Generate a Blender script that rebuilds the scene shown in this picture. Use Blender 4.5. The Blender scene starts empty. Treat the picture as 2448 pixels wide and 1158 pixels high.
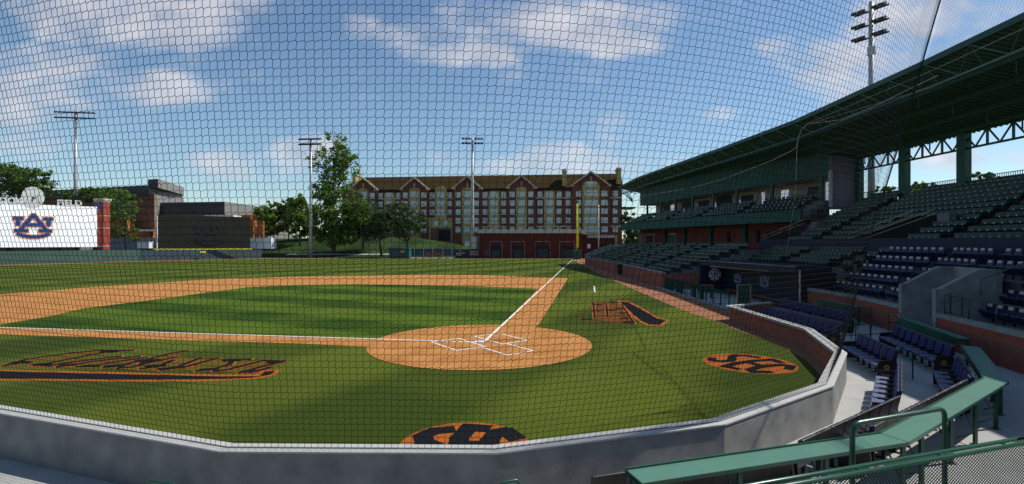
import bpy, bmesh, math, random
from math import sin, cos, pi, radians, sqrt
from mathutils import Vector, Matrix, noise
random.seed(7)
scn = bpy.context.scene
col = scn.collection
H, F, CX, CY = 4.2, 1224.0, 1224.0, 579.0      # eye height, focal length and centre in photo pixels

def G(px, py, z=0.0):            # point of a horizontal plane seen at a pixel
    d = F*(H-z)/(py-CY); return Vector(((px-CX)/F*d, d, z))
def P(px, py, d):                # point at depth d
    return Vector(((px-CX)/F*d, d, H-(py-CY)/F*d))

# ------------------------------------------------------------------ materials
MATS = {}
def mat(name, c, rough=0.7, metal=0.0, var=0.15, scale=6.0, bump=0.0, bscale=40.0, spec=0.35, c2=None, detail=6):
    if name in MATS: return MATS[name]
    m = bpy.data.materials.new(name); m.use_nodes = True
    nt = m.node_tree; N = nt.nodes; L = nt.links
    b = N['Principled BSDF']
    b.inputs['Roughness'].default_value = rough; b.inputs['Metallic'].default_value = metal
    b.inputs['Specular IOR Level'].default_value = spec
    tc = N.new('ShaderNodeTexCoord')
    nz = N.new('ShaderNodeTexNoise'); nz.inputs['Scale'].default_value = scale; nz.inputs['Detail'].default_value = detail
    L.new(tc.outputs['Object'], nz.inputs['Vector'])
    r = N.new('ShaderNodeValToRGB')
    a = c2 or tuple(x*(1-var) for x in c); d = c if c2 else tuple(min(1, x*(1+var)) for x in c)
    r.color_ramp.elements[0].position = 0.3; r.color_ramp.elements[1].position = 0.7
    r.color_ramp.elements[0].color = (*a, 1); r.color_ramp.elements[1].color = (*d, 1)
    L.new(nz.outputs['Fac'], r.inputs[0]); L.new(r.outputs[0], b.inputs['Base Color'])
    if bump > 0:
        n2 = N.new('ShaderNodeTexNoise'); n2.inputs['Scale'].default_value = bscale; n2.inputs['Detail'].default_value = 4
        L.new(tc.outputs['Object'], n2.inputs['Vector'])
        bp = N.new('ShaderNodeBump'); bp.inputs['Strength'].default_value = bump; bp.inputs['Distance'].default_value = 0.02
        L.new(n2.outputs['Fac'], bp.inputs['Height']); L.new(bp.outputs[0], b.inputs['Normal'])
    MATS[name] = m; return m

def grass_mat(name, base, dark, ang, step):
    m = bpy.data.materials.new(name); m.use_nodes = True; nt = m.node_tree; N = nt.nodes; L = nt.links
    b = N['Principled BSDF']; b.inputs['Roughness'].default_value = 0.9; b.inputs['Specular IOR Level'].default_value = 0.05
    tc = N.new('ShaderNodeTexCoord')
    fac = None
    for k, (a, st) in enumerate(((ang, step), (ang+90, step))):
        mp = N.new('ShaderNodeMapping'); mp.inputs['Rotation'].default_value = (0, 0, radians(a)); L.new(tc.outputs['Object'], mp.inputs[0])
        w = N.new('ShaderNodeTexWave'); w.inputs['Scale'].default_value = 0.314/st; w.inputs['Distortion'].default_value = 0.9
        w.inputs['Detail Scale'].default_value = 0.25; w.inputs['Detail'].default_value = 2
        L.new(mp.outputs[0], w.inputs['Vector'])
        mr = N.new('ShaderNodeMapRange'); mr.inputs[1].default_value = 0.3; mr.inputs[2].default_value = 0.7
        L.new(w.outputs['Fac'], mr.inputs[0])
        mr.inputs[4].default_value = 1.15 if k == 0 else 0.4
        if fac is None: fac = mr.outputs[0]
        else:
            ad = N.new('ShaderNodeMath'); ad.operation = 'ADD'; L.new(fac, ad.inputs[0]); L.new(mr.outputs[0], ad.inputs[1])
            ml = N.new('ShaderNodeMath'); ml.operation = 'MULTIPLY'; ml.inputs[1].default_value = 0.58; L.new(ad.outputs[0], ml.inputs[0]); fac = ml.outputs[0]
    big = N.new('ShaderNodeTexNoise'); big.inputs['Scale'].default_value = 0.13; big.inputs['Detail'].default_value = 3; L.new(tc.outputs['Object'], big.inputs['Vector'])
    fine = N.new('ShaderNodeTexNoise'); fine.inputs['Scale'].default_value = 14; fine.inputs['Detail'].default_value = 10; fine.inputs['Roughness'].default_value = 0.72; L.new(tc.outputs['Object'], fine.inputs['Vector'])
    m1 = N.new('ShaderNodeMath'); m1.operation = 'MULTIPLY_ADD'; m1.inputs[1].default_value = 0.6; L.new(big.outputs['Fac'], m1.inputs[0]); 
    m1.inputs[2].default_value = -0.28
    m2 = N.new('ShaderNodeMath'); m2.operation = 'ADD'; L.new(m1.outputs[0], m2.inputs[0]); L.new(fac, m2.inputs[1])
    m3 = N.new('ShaderNodeMath'); m3.operation = 'MULTIPLY_ADD'; m3.inputs[1].default_value = 1.5; m3.inputs[2].default_value = -0.75; L.new(fine.outputs['Fac'], m3.inputs[0])
    m4 = N.new('ShaderNodeMath'); m4.operation = 'ADD'; m4.use_clamp = True; L.new(m2.outputs[0], m4.inputs[0]); L.new(m3.outputs[0], m4.inputs[1])
    r = N.new('ShaderNodeValToRGB'); r.color_ramp.elements[0].color = (*dark, 1); r.color_ramp.elements[1].color = (*base, 1)
    L.new(m4.outputs[0], r.inputs[0]); L.new(r.outputs[0], b.inputs['Base Color'])
    n2 = N.new('ShaderNodeTexNoise'); n2.inputs['Scale'].default_value = 30; n2.inputs['Detail'].default_value = 6; L.new(tc.outputs['Object'], n2.inputs['Vector'])
    bp = N.new('ShaderNodeBump'); bp.inputs['Strength'].default_value = 0.8; bp.inputs['Distance'].default_value = 0.03
    L.new(n2.outputs['Fac'], bp.inputs['Height']); L.new(bp.outputs[0], b.inputs['Normal'])
    return m

def brick_mat(name, c1, c2, mortar, sx=1.0, soldier=False):
    m = bpy.data.materials.new(name); m.use_nodes = True; nt = m.node_tree; N = nt.nodes; L = nt.links
    b = N['Principled BSDF']; b.inputs['Roughness'].default_value = 0.85; b.inputs['Specular IOR Level'].default_value = 0.2
    tc = N.new('ShaderNodeTexCoord'); sp = N.new('ShaderNodeSeparateXYZ'); L.new(tc.outputs['UV'], sp.inputs[0])
    cb = N.new('ShaderNodeCombineXYZ'); L.new(sp.outputs[0], cb.inputs[0]); L.new(sp.outputs[1], cb.inputs[1])
    t = N.new('ShaderNodeTexBrick'); L.new(cb.outputs[0], t.inputs['Vector'])
    t.inputs['Color1'].default_value = (*c1, 1); t.inputs['Color2'].default_value = (*c2, 1); t.inputs['Mortar'].default_value = (*mortar, 1)
    t.inputs['Scale'].default_value = 1.0*sx
    if soldier:
        t.offset = 0; t.inputs['Brick Width'].default_value = 0.085; t.inputs['Row Height'].default_value = 0.6
    else:
        t.inputs['Brick Width'].default_value = 0.26; t.inputs['Row Height'].default_value = 0.088
    t.inputs['Mortar Size'].default_value = 0.009; t.inputs['Mortar Smooth'].default_value = 0.2
    nz = N.new('ShaderNodeTexNoise'); nz.inputs['Scale'].default_value = 2.5; nz.inputs['Detail'].default_value = 6; L.new(tc.outputs['Object'], nz.inputs['Vector'])
    mr = N.new('ShaderNodeMapRange'); mr.inputs[3].default_value = 0.7; mr.inputs[4].default_value = 1.25; L.new(nz.outputs['Fac'], mr.inputs[0])
    mx = N.new('ShaderNodeVectorMath'); mx.operation = 'SCALE'; L.new(t.outputs['Color'], mx.inputs[0]); L.new(mr.outputs[0], mx.inputs['Scale'])
    L.new(mx.outputs[0], b.inputs['Base Color'])
    bp = N.new('ShaderNodeBump'); bp.inputs['Strength'].default_value = 0.5; bp.inputs['Distance'].default_value = 0.01; bp.invert = True
    L.new(t.outputs['Fac'], bp.inputs['Height']); L.new(bp.outputs[0], b.inputs['Normal'])
    MATS[name] = m; return m

GRASS_OUT = grass_mat('outfield_turf', (0.100, 0.128, 0.015), (0.040, 0.062, 0.008), 28, 9.0)
GRASS_IN = grass_mat('infield_turf', (0.088, 0.138, 0.013), (0.028, 0.062, 0.006), 116, 6.5)
LAWN = grass_mat('lawn', (0.040, 0.068, 0.020), (0.020, 0.040, 0.012), 10, 12.0)
DIRT = mat('infield_clay', (0.54, 0.245, 0.075), 0.95, c2=(0.37, 0.155, 0.042), scale=0.9, bump=0.3, spec=0.1, detail=10)
TRACK = mat('warning_track', (0.34, 0.15, 0.080), 0.95, c2=(0.27, 0.12, 0.065), scale=2.0, bump=0.3, spec=0.1, detail=8)
CHALK = mat('chalk', (0.80, 0.78, 0.72), 0.9, var=0.08)
ORANGE = mat('turf_orange', (0.56, 0.13, 0.018), 0.9, c2=(0.19, 0.075, 0.012), scale=16, bump=0.6, spec=0.1, detail=10)
NAVYTURF = mat('turf_navy', (0.010, 0.010, 0.026), 0.9, c2=(0.018, 0.022, 0.010), scale=16, spec=0.0, detail=10)
BROWNG = mat('turf_thin_orange', (0.15, 0.085, 0.012), 0.9, c2=(0.062, 0.078, 0.008), scale=9, spec=0.05, detail=12)
BROWNT = mat('turf_brown_mix', (0.24, 0.075, 0.015), 0.9, c2=(0.045, 0.040, 0.012), scale=9, spec=0.05, detail=12)
CONC = mat('concrete', (0.33, 0.335, 0.315), 0.9, c2=(0.20, 0.205, 0.205), scale=1.9, bump=0.25, spec=0.2, detail=10)
CONCF = mat('concrete_floor', (0.44, 0.44, 0.42), 0.9, c2=(0.37, 0.37, 0.355), scale=2.2, bump=0.12, spec=0.2, detail=12)
CONCD = mat('stand_concrete', (0.20, 0.20, 0.20), 0.9, c2=(0.13, 0.13, 0.135), scale=1.2, spec=0.2, detail=8)
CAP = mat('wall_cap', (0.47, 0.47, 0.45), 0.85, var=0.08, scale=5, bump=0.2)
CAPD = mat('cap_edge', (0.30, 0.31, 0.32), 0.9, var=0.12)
BRICK = brick_mat('brick', (0.36, 0.095, 0.055), (0.26, 0.070, 0.043), (0.20, 0.155, 0.13))
SOLD = brick_mat('brick_soldier_course', (0.40, 0.10, 0.055), (0.33, 0.08, 0.045), (0.13, 0.06, 0.05), soldier=True)
BRICKF = mat('far_brick', (0.095, 0.016, 0.012), 0.9, var=0.12, scale=0.8)
BRICKB = mat('hall_brick', (0.17, 0.042, 0.030), 0.9, var=0.15, scale=0.6)
BRICKO = mat('orange_brick', (0.40, 0.13, 0.04), 0.9, var=0.12, scale=0.6)
BRICKBR = mat('brown_brick', (0.20, 0.085, 0.05), 0.9, var=0.15, scale=0.6)
TAN = mat('tan_render', (0.40, 0.30, 0.115), 0.85, var=0.08, scale=0.5)
TRIM = mat('pale_trim', (0.50, 0.42, 0.30), 0.85, var=0.08, scale=1)
STONE = mat('pale_stone', (0.50, 0.44, 0.38), 0.85, var=0.12, scale=1)
ROOFT = mat('shingle_roof', (0.048, 0.032, 0.013), 0.95, var=0.3, scale=1.2, bump=0.3, bscale=6, spec=0.03)
GLASSW = mat('window_glass', (0.50, 0.57, 0.54), 0.35, var=0.10, scale=0.3, spec=0.6)
WHITE = mat('white_paint', (0.80, 0.80, 0.79), 0.6, var=0.03)
WFRAME = mat('window_frame', (0.55, 0.55, 0.52), 0.6, var=0.05)
GREEN = mat('green_steel', (0.012, 0.075, 0.042), 0.30, var=0.12, scale=8, spec=0.6)
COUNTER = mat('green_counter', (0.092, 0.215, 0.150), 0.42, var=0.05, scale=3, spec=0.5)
GREEND = mat('dark_green_steel', (0.014, 0.070, 0.050), 0.45, var=0.2, scale=4)
GFASC = mat('green_fascia', (0.018, 0.080, 0.062), 0.6, var=0.12, scale=1)
TRUSSM = mat('truss_green', (0.050, 0.135, 0.095), 0.6, var=0.15)
GRIB = mat('roof_rib', (0.12, 0.26, 0.16), 0.6, var=0.2)
GDECK = mat('green_roof_deck', (0.050, 0.150, 0.085), 0.6, var=0.2, scale=1.5)
GSEAT = mat('green_seat', (0.010, 0.040, 0.030), 0.42, var=0.2, scale=3)
NAVY = mat('navy_paint', (0.008, 0.014, 0.040), 0.55, var=0.12, scale=2)
NAVYS = mat('navy_seat', (0.014, 0.020, 0.065), 0.42, var=0.2, scale=6)
BLUES = mat('blue_fabric', (0.018, 0.018, 0.105), 0.6, var=0.25, scale=30, bump=0.4, bscale=180, spec=0.3)
BLUEC = mat('blue_cushion', (0.13, 0.14, 0.235), 0.45, var=0.12, scale=20, spec=0.5)
BLACK = mat('black_plastic', (0.018, 0.015, 0.013), 0.38, var=0.3, scale=10, spec=0.5)
PINK = mat('headrest_patch', (0.58, 0.33, 0.30), 0.6, c2=(0.55, 0.52, 0.56), scale=30)
NETM = mat('net_cord', (0.026, 0.027, 0.027), 0.9, var=0.2, scale=30, spec=0.03)
ROPE = mat('pale_rope', (0.36, 0.35, 0.33), 0.8, var=0.1)
GALV = mat('galvanised_steel', (0.46, 0.46, 0.47), 0.5, 0.3, var=0.1, scale=0.8)
LAMPM = mat('lamp_housing', (0.05, 0.05, 0.055), 0.5, var=0.2)
YELLOW = mat('yellow_paint', (0.72, 0.66, 0.02), 0.5, var=0.06)
FENCEG = mat('fence_green', (0.060, 0.120, 0.095), 0.7, c2=(0.045, 0.095, 0.075), scale=0.4)
FENCEB = mat('fence_pad_blue_green', (0.040, 0.075, 0.085), 0.7, var=0.15, scale=0.5)
EYE = mat('batters_eye', (0.014, 0.016, 0.011), 0.8, var=0.1, scale=0.4)
DGREY = mat('dark_grey_and_shaded_wall', (0.050, 0.052, 0.062), 0.7, var=0.1, scale=0.5)  # dark grey parts, and the shaded tone of the grey building fronts
LGREY = mat('sunlit_grey_wall', (0.235, 0.235, 0.215), 0.8, var=0.06, scale=0.5)  # sunlit tone for the side walls of the grey buildings
BLUEL = mat('logo_blue', (0.030, 0.085, 0.300), 0.6, var=0.05)
ORANGEL = mat('logo_orange', (0.80, 0.28, 0.09), 0.6, var=0.05)
BARK = mat('bark', (0.085, 0.060, 0.045), 0.95, var=0.3, scale=6, bump=0.5)
EMB = mat('pale_blue_emblem', (0.42, 0.42, 0.62), 0.6, var=0.05)
PADG = mat('pad_green', (0.010, 0.050, 0.036), 0.95, var=0.2, spec=0.05)
LAV = mat('lavender_wall', (0.20, 0.19, 0.25), 0.8, var=0.06)
SUITE = mat('suite_wall', (0.34, 0.30, 0.26), 0.8, var=0.12, scale=0.6)
DARKI = mat('dark_interior', (0.012, 0.012, 0.014), 0.8, var=0.3)
WOOD = mat('red_brown_wood', (0.22, 0.07, 0.03), 0.7, var=0.2)
TEAL = mat('teal_screen', (0.012, 0.10, 0.095), 0.7, var=0.2)
def leafmat(name, a, b):
    m = mat(name, a, 0.6, c2=b, scale=0.9, spec=0.35, detail=3)
    nt = m.node_tree; bs = nt.nodes['Principled BSDF']; out = nt.nodes['Material Output']
    tr = nt.nodes.new('ShaderNodeBsdfTranslucent'); ms = nt.nodes.new('ShaderNodeMixShader'); ms.inputs[0].default_value = 0.35
    src = bs.inputs['Base Color'].links[0].from_socket; nt.links.new(src, tr.inputs['Color'])
    nt.links.new(bs.outputs[0], ms.inputs[1]); nt.links.new(tr.outputs[0], ms.inputs[2]); nt.links.new(ms.outputs[0], out.inputs['Surface'])
    return m
LEAFL = leafmat('leaves_light', (0.22, 0.33, 0.04), (0.07, 0.15, 0.02))
LEAFM = leafmat('leaves_mid', (0.14, 0.23, 0.03), (0.055, 0.12, 0.016))
LEAFD = leafmat('leaves_dark', (0.085, 0.135, 0.035), (0.030, 0.06, 0.016))

# ------------------------------------------------------------------ mesh helpers
class MB:
    def __init__(s): s.v = []; s.f = []; s.m = []; s.mats = []; s.uv = {}
    def mi(s, m):
        if m is None: return 0
        if m not in s.mats: s.mats.append(m)
        return s.mats.index(m)
    def poly(s, pts, m=None, uv=None):
        b = len(s.v); s.v += [tuple(p) for p in pts]; s.f.append(tuple(range(b, b+len(pts)))); s.m.append(s.mi(m))
        if uv: s.uv[len(s.f)-1] = uv
    def box(s, c, size, m=None, rz=0.0, R=None):
        c = Vector(c); hx, hy, hz = [a/2 for a in size]
        R = R or Matrix.Rotation(rz, 3, 'Z')
        p = [c + R @ Vector((x*hx, y*hy, z*hz)) for z in (-1, 1) for y in (-1, 1) for x in (-1, 1)]
        s.hexa(p, m)
    def hexa(s, p, m=None):      # p: 0..3 bottom (x fastest), 4..7 top
        b = len(s.v); s.v += [tuple(q) for q in p]; k = s.mi(m)
        for f in ((0, 2, 3, 1), (4, 5, 7, 6), (0, 1, 5, 4), (2, 6, 7, 3), (0, 4, 6, 2), (1, 3, 7, 5)):
            s.f.append(tuple(b+i for i in f)); s.m.append(k)
    def tube(s, pts, r, m=None, n=8, r2=None, close=False):
        pts = [Vector(p) for p in pts]; k = s.mi(m); b = len(s.v); N = len(pts)
        prev = None
        for i, p in enumerate(pts):
            t = (pts[min(i+1, N-1)] - pts[max(i-1, 0)]).normalized()
            if prev is None:
                a = Vector((0, 0, 1)) if abs(t.z) < 0.9 else Vector((1, 0, 0)); u = t.cross(a).normalized()
            else: u = (prev - t*prev.dot(t)).normalized()
            prev = u; w = t.cross(u)
            rr = r if r2 is None else r + (r2-r)*i/(N-1)
            for j in range(n):
                a = 2*pi*j/n; s.v.append(tuple(p + u*(cos(a)*rr) + w*(sin(a)*rr)))
        for i in range(N-1):
            for j in range(n):
                s.f.append((b+i*n+j, b+i*n+(j+1) % n, b+(i+1)*n+(j+1) % n, b+(i+1)*n+j)); s.m.append(k)
        s.f.append(tuple(b+j for j in reversed(range(n)))); s.m.append(k)
        s.f.append(tuple(b+(N-1)*n+j for j in range(n))); s.m.append(k)
    def bar(s, a, b, w, h, m=None):
        a = Vector(a); b = Vector(b); t = b-a; L = t.length; t.normalize()
        up = Vector((0, 0, 1)) if abs(t.z) < 0.95 else Vector((1, 0, 0))
        x = t.cross(up).normalized(); y = x.cross(t)
        p = [q + x*(sx*w/2) + y*(sy*h/2) for sy in (-1, 1) for q in (a, b) for sx in (-1, 1)]
        s.hexa([p[0], p[1], p[2], p[3], p[4], p[5], p[6], p[7]], m)
    def prism(s, pts, z0, z1, m=None):      # xy polygon, extruded
        n = len(pts); k = s.mi(m); b = len(s.v)
        s.v += [(p[0], p[1], z0) for p in pts] + [(p[0], p[1], z1) for p in pts]
        s.f.append(tuple(b+i for i in reversed(range(n)))); s.m.append(k)
        s.f.append(tuple(b+n+i for i in range(n))); s.m.append(k)
        for i in range(n):
            j = (i+1) % n; s.f.append((b+i, b+j, b+n+j, b+n+i)); s.m.append(k)
    def slab(s, pts, off, m=None):          # any planar polygon, extruded by vector off
        n = len(pts); k = s.mi(m); b = len(s.v); off = Vector(off)
        s.v += [tuple(p) for p in pts] + [tuple(Vector(p)+off) for p in pts]
        s.f.append(tuple(b+i for i in reversed(range(n)))); s.m.append(k)
        s.f.append(tuple(b+n+i for i in range(n))); s.m.append(k)
        for i in range(n):
            j = (i+1) % n; s.f.append((b+i, b+j, b+n+j, b+n+i)); s.m.append(k)
    def wallquad(s, a, b, z0, z1, m=None, u0=0.0):      # vertical quad with metric uv
        L = (Vector(b[:2])-Vector(a[:2])).length
        s.poly([(a[0], a[1], z0), (b[0], b[1], z0), (b[0], b[1], z1), (a[0], a[1], z1)], m, [(u0, z0), (u0+L, z0), (u0+L, z1), (u0, z1)])
        return u0+L
    def build(s, name, m=None, parent=None, smooth=False, bevel=0.0, fix=True, loc=None):
        me = bpy.data.meshes.new(name); me.from_pydata(s.v, [], s.f)
        for x in (s.mats or [m]): me.materials.append(x)
        if s.mats and m is not None and m not in s.mats: pass
        if s.mats: me.polygons.foreach_set('material_index', s.m)
        if s.uv:
            ul = me.uv_layers.new(name='UVMap')
            for fi, uvs in s.uv.items():
                for li, q in zip(me.polygons[fi].loop_indices, uvs): ul.data[li].uv = q
        if fix and not s.uv:
            bm = bmesh.new(); bm.from_mesh(me)
            if bevel > 0:
                bmesh.ops.remove_doubles(bm, verts=bm.verts, dist=1e-5)
                es = [e for e in bm.edges if len(e.link_faces) == 2 and e.calc_face_angle(0) > 0.5]
                bmesh.ops.bevel(bm, geom=es, offset=bevel, segments=2, affect='EDGES', profile=0.6)
            bmesh.ops.recalc_face_normals(bm, faces=bm.faces); bm.to_mesh(me); bm.free()
        if smooth: me.polygons.foreach_set('use_smooth', [True]*len(me.polygons))
        me.update()
        o = bpy.data.objects.new(name, me); col.objects.link(o)
        if parent: o.parent = parent
        if loc is not None: o.location = loc
        return o

def tag(o, label=None, cat=None, group=None, kind=None):
    if label: o['label'] = label
    if cat: o['category'] = cat
    if group: o['group'] = group
    if kind: o['kind'] = kind
    return o
def thing(name, label, cat, loc=(0, 0, 0), rz=0.0, group=None):
    o = bpy.data.objects.new(name, None); col.objects.link(o); o.location = loc; o.rotation_euler = (0, 0, rz); o.empty_display_size = 0.3
    return tag(o, label, cat, group)
def kids(o): return [c for c in KID.get(o.name, [])]
KID = {}
def copy_tree(root, loc, rz=0.0, label=None, group=None, scale=None):
    r = root.copy(); col.objects.link(r); r.location = loc; r.rotation_euler = (0, 0, rz)
    if label: r['label'] = label
    if group: r['group'] = group
    if scale: r.scale = scale
    for ch in root.children:
        if ch.name.split('.')[0] in ('end_panel', 'emblem'): continue
        c = ch.copy(); col.objects.link(c); c.parent = r
        for g in ch.children:
            d = g.copy(); col.objects.link(d); d.parent = c
    return r
ORD = ['first', 'second', 'third', 'fourth', 'fifth', 'sixth', 'seventh', 'eighth', 'ninth', 'tenth', 'eleventh', 'twelfth', 'thirteenth', 'fourteenth', 'fifteenth', 'sixteenth', 'seventeenth', 'eighteenth', 'nineteenth', 'twentieth']

def strokes(mb, lines, w, M, z, m, step=0.0006):
    """thick 2-d polylines on the plane of matrix M (columns x,y,normal), each piece a hair above the last"""
    for ln in lines:
        for i in range(len(ln)-1):
            a = Vector(ln[i]); b = Vector(ln[i+1]); t = (b-a)
            if t.length < 1e-6: continue
            t.normalize(); n = Vector((-t.y, t.x))*(w/2)
            z += step
            e = t*(w*0.28)
            q = [a-e-n, b+e-n, b+e+n, a-e+n]
            mb.poly([M @ Vector((p.x, p.y, z)) for p in q], m)
    return z
def disc(mb, r, M, z, m, n=40, rx=1.0):
    mb.poly([M @ Vector((r*rx*cos(2*pi*i/n), r*sin(2*pi*i/n), z)) for i in range(n)], m)

AU0 = [[(0, .88), (-1.05, -.45)], [(0, .88), (1.05, -.45)], [(-.5, .02), (.5, .02)], [(-1.4, -.47), (-.5, -.47)], [(.5, -.47), (1.4, -.47)],
      [(-1.5, .55), (-.85, .55)], [(.85, .55), (1.5, .55)], [(-1.2, .5), (-1.2, .0)], [(1.2, .5), (1.2, .0)],
      [(-1.2, -.72), (-.8, -.88), (-.3, -.97), (.3, -.97), (.8, -.88), (1.2, -.72)]]
AU = [[(x*.78, y) for x, y in ln] for ln in AU0]
def au_logo(name, M, s, mfill, mline, parent=None, wf=.24, wo=.42, z0=0.004):
    L = [[(x*s, y*s) for x, y in ln] for ln in AU]
    mb = MB(); strokes(mb, L, wo*s, M, z0, mline, 0.0003); strokes(mb, L, wf*s, M, z0+0.010, mfill, 0.0003)
    return mb.build(name, None, parent, fix=False)
SEC = [[(-.30, .66), (-.55, .60), (-.70, .38), (-.62, .14), (-.46, -.02), (-.34, -.22), (-.38, -.46), (-.56, -.58), (-.72, -.40)],
       [(0.02, .82), (-.10, .3), (-.10, -.3), (.02, -.82)], [(.02, .76), (.28, .70)], [(-.08, .02), (.22, .02)], [(.02, -.76), (.28, -.70)],
       [(.78, .30), (.62, .60), (.46, .52), (.38, .2), (.38, -.2), (.46, -.52), (.62, -.60), (.78, -.30)]]
def sec_logo(name, M, r, mfill, mbase, parent=None, w=.24, z0=0.006, rx=1.0):
    mb = MB(); disc(mb, r, M, z0, mbase, rx=rx)
    strokes(mb, [[(x*r*rx, y*r) for x, y in ln] for ln in SEC], w*r, M, z0+0.004, mfill, 0.0004)
    return mb.build(name, None, parent, fix=False)
def frame(o, x, y):     # 4x4 with origin o and axes x,y (need not be unit)
    o = Vector(o); x = Vector(x).normalized(); y = Vector(y).normalized(); n = x.cross(y)
    M = Matrix.Identity(4)
    for i in range(3): M[i][0] = x[i]; M[i][1] = y[i]; M[i][2] = n[i]; M[i][3] = o[i]
    return M

def offset_path(pts, d):      # positive = right-hand side of travel (x,y), mitred
    out = []; n = len(pts)
    for i in range(n):
        p = Vector(pts[i][:2])
        if i == 0: t = (Vector(pts[1][:2])-p).normalized(); nn = Vector((t.y, -t.x)); k = 1
        elif i == n-1: t = (p-Vector(pts[i-1][:2])).normalized(); nn = Vector((t.y, -t.x)); k = 1
        else:
            t0 = (p-Vector(pts[i-1][:2])).normalized(); t1 = (Vector(pts[i+1][:2])-p).normalized()
            n0 = Vector((t0.y, -t0.x)); n1 = Vector((t1.y, -t1.x)); nn = (n0+n1).normalized(); k = 1/max(0.5, nn.dot(n0))
        out.append(p + nn*(d*k))
    return out

# ------------------------------------------------------------------ ground and field
FZ = -0.10            # spectator floor behind the backstop wall
def sheet(name, pts, z, m):
    mb = MB(); mb.poly([(p[0], p[1], z) for p in pts], m)
    o = mb.build(name, None, fix=False); 
    me = o.data
    if me.polygons[0].normal.z < 0: me.flip_normals()
    return tag(o, kind='structure')
WALL = [(-30.5, 17.1), (-10.2, 10.2), (-4.74, 8.33), (-.27, 8.26), (3.97, 9.57), (7.6, 12.13), (10.26, 15.7), (11.78, 20.06), (11.84, 27.2)]
WIN = offset_path(WALL, -0.28)      # field side of the wall
# plain terrain to the horizon with a hole is not needed: field sheets lie above it
gm = MB(); gm.poly([(-900, -60, -.24), (900, -60, -.24), (900, 1400, -.24), (-900, 1400, -.24)])
g = gm.build('ground', LAWN, fix=False); tag(g, kind='structure')
turf_pts = [(p.x, p.y) for p in WIN] + [(14.7, 28.9), (13.4, 30), (13.4, 47.2), (14.2, 47.5), (14.6, 60), (14.0, 97), (30, 97.2), (30, 131)] + \
           [(-64, 133), (-82, 113), (-96, 92), (-120, 60), (-120, 17)]
sheet('turf', turf_pts, 0.0, GRASS_OUT)
home = G(1156, 820)
ang = radians(8.9)
RD = Vector((sin(ang), cos(ang), 0)); LD = Vector((-cos(ang), sin(ang), 0))
outer = [G(*p) for p in ((1285, 780), (1358, 665.7), (1143.5, 658), (997, 657.7), (850, 660), (698, 662), (507, 668), (404, 675), (300, 682), (207, 687.5), (133, 694), (0, 704))]
outer += [G(-110, 716), G(-300, 741), G(-460, 765), G(-700, 797)]
lowl = [G(-700, 822*0+786), ]
outer = [p for p in outer if p.x > -60]
dirt = outer + [Vector((outer[-1].x-1.5, home.y+6.5, 0)), G(-200, 789), G(0, 800), G(720, 822), G(872, 829), G(1120, 830)]
sheet('infield_clay', dirt, 0.006, DIRT)
inner = [home + RD*0.3, G(1287, 691), G(1143.5, 684.7), G(997, 682), G(850, 680), G(698, 682), G(590, 687.5), G(472, 703), G(330, 722), G(199, 738), G(124, 756), G(0, 776.6), G(-40, 783)]
sheet('infield_turf', inner, 0.012, GRASS_IN)
cc = G(1149, 820.5); RC = 4.58
sheet('home_plate_circle', [(cc.x + RC*cos(2*pi*i/72), cc.y + RC*sin(2*pi*i/72)) for i in range(72)], 0.018, DIRT)
def line_strip(mb, a, b, w, z, m=None):
    a = Vector(a[:2]); b = Vector(b[:2]); t = (b-a).normalized(); n = Vector((-t.y, t.x))*w/2; e = t*w/2
    mb.poly([(*(a-n-e), z), (*(b-n+e), z), (*(b+n+e), z), (*(a+n-e), z)], m)
ch = MB()
line_strip(ch, home+RD*0.35, G(1366, 623.5)+RD*6, 0.115, 0.024)
line_strip(ch, home+LD*0.35, home+LD*62, 0.115, 0.0244)
o = ch.build('foul_lines', CHALK, fix=False); tag(o, kind='structure')
# batter's boxes, catcher's box
ch = MB(); zz = 0.0252
hx = (RD-LD).normalized(); hy = (RD+LD).normalized()     # to the right / to the pitcher
def hp(x, y): q = home + hx*x + hy*y; return (q.x, q.y)
for sx in (-1, 1):
    c4 = [(sx*.42, -1.0+.25), (sx*1.72, -1.0+.25), (sx*1.72, 1.1+.25), (sx*.42, 1.1+.25)]
    for i in range(4):
        a = c4[i]; b = c4[(i+1) % 4]; zz += 0.0003; line_strip(ch, hp(*a), hp(*b), 0.085, zz)
for a, b in (((-.62, -.85), (-.62, -2.55)), ((-.62, -2.55), (.62, -2.55)), ((.62, -2.55), (.62, -.85))):
    zz += 0.0003; line_strip(ch, hp(*a), hp(*b), 0.085, zz)
o = ch.build('batters_box_lines', CHALK, fix=False); tag(o, kind='structure')
hpm = MB(); hpm.prism([hp(0, 0), hp(.22, .22), hp(.22, .44), hp(-.22, .44), hp(-.22, .22)], 0.019, 0.032)
tag(hpm.build('home_plate', WHITE), 'white five-sided home plate set between the chalk batting boxes', 'home plate')
# warning track along the right side and behind the plate
trk = [G(1372, 624), G(1427, 653), G(1500, 686), G(1584, 722), G(1650, 749), G(1714, 769), G(1763, 790), G(1797, 802), G(1832, 815), G(1880, 834), G(1926, 861.6), G(1949, 884), G(1969, 911)]
back = [WIN[5], WIN[6], WIN[7], WIN[8], Vector((13.4, 29.5)), Vector((13.4, 47.2)), Vector((14.15, 47.5)), Vector((14.6, 60)), Vector((14.0, 97)), Vector((29.5, 97.5)), Vector((29.5, 127)), Vector((15.2, 127))]
sheet('warning_track', [(p[0], p[1]) for p in trk] + [(p[0], p[1]) for p in back], 0.007, TRACK)
wt = [(29, 130.5), (-64, 132.5), (-82, 112.4), (-96, 91.5), (-110, 71), (-106, 69.5), (-91, 90), (-79, 109.2), (-62.5, 128.6), (29, 126.9)]
sheet('outfield_warning_track', wt, 0.008, TRACK)
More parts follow.
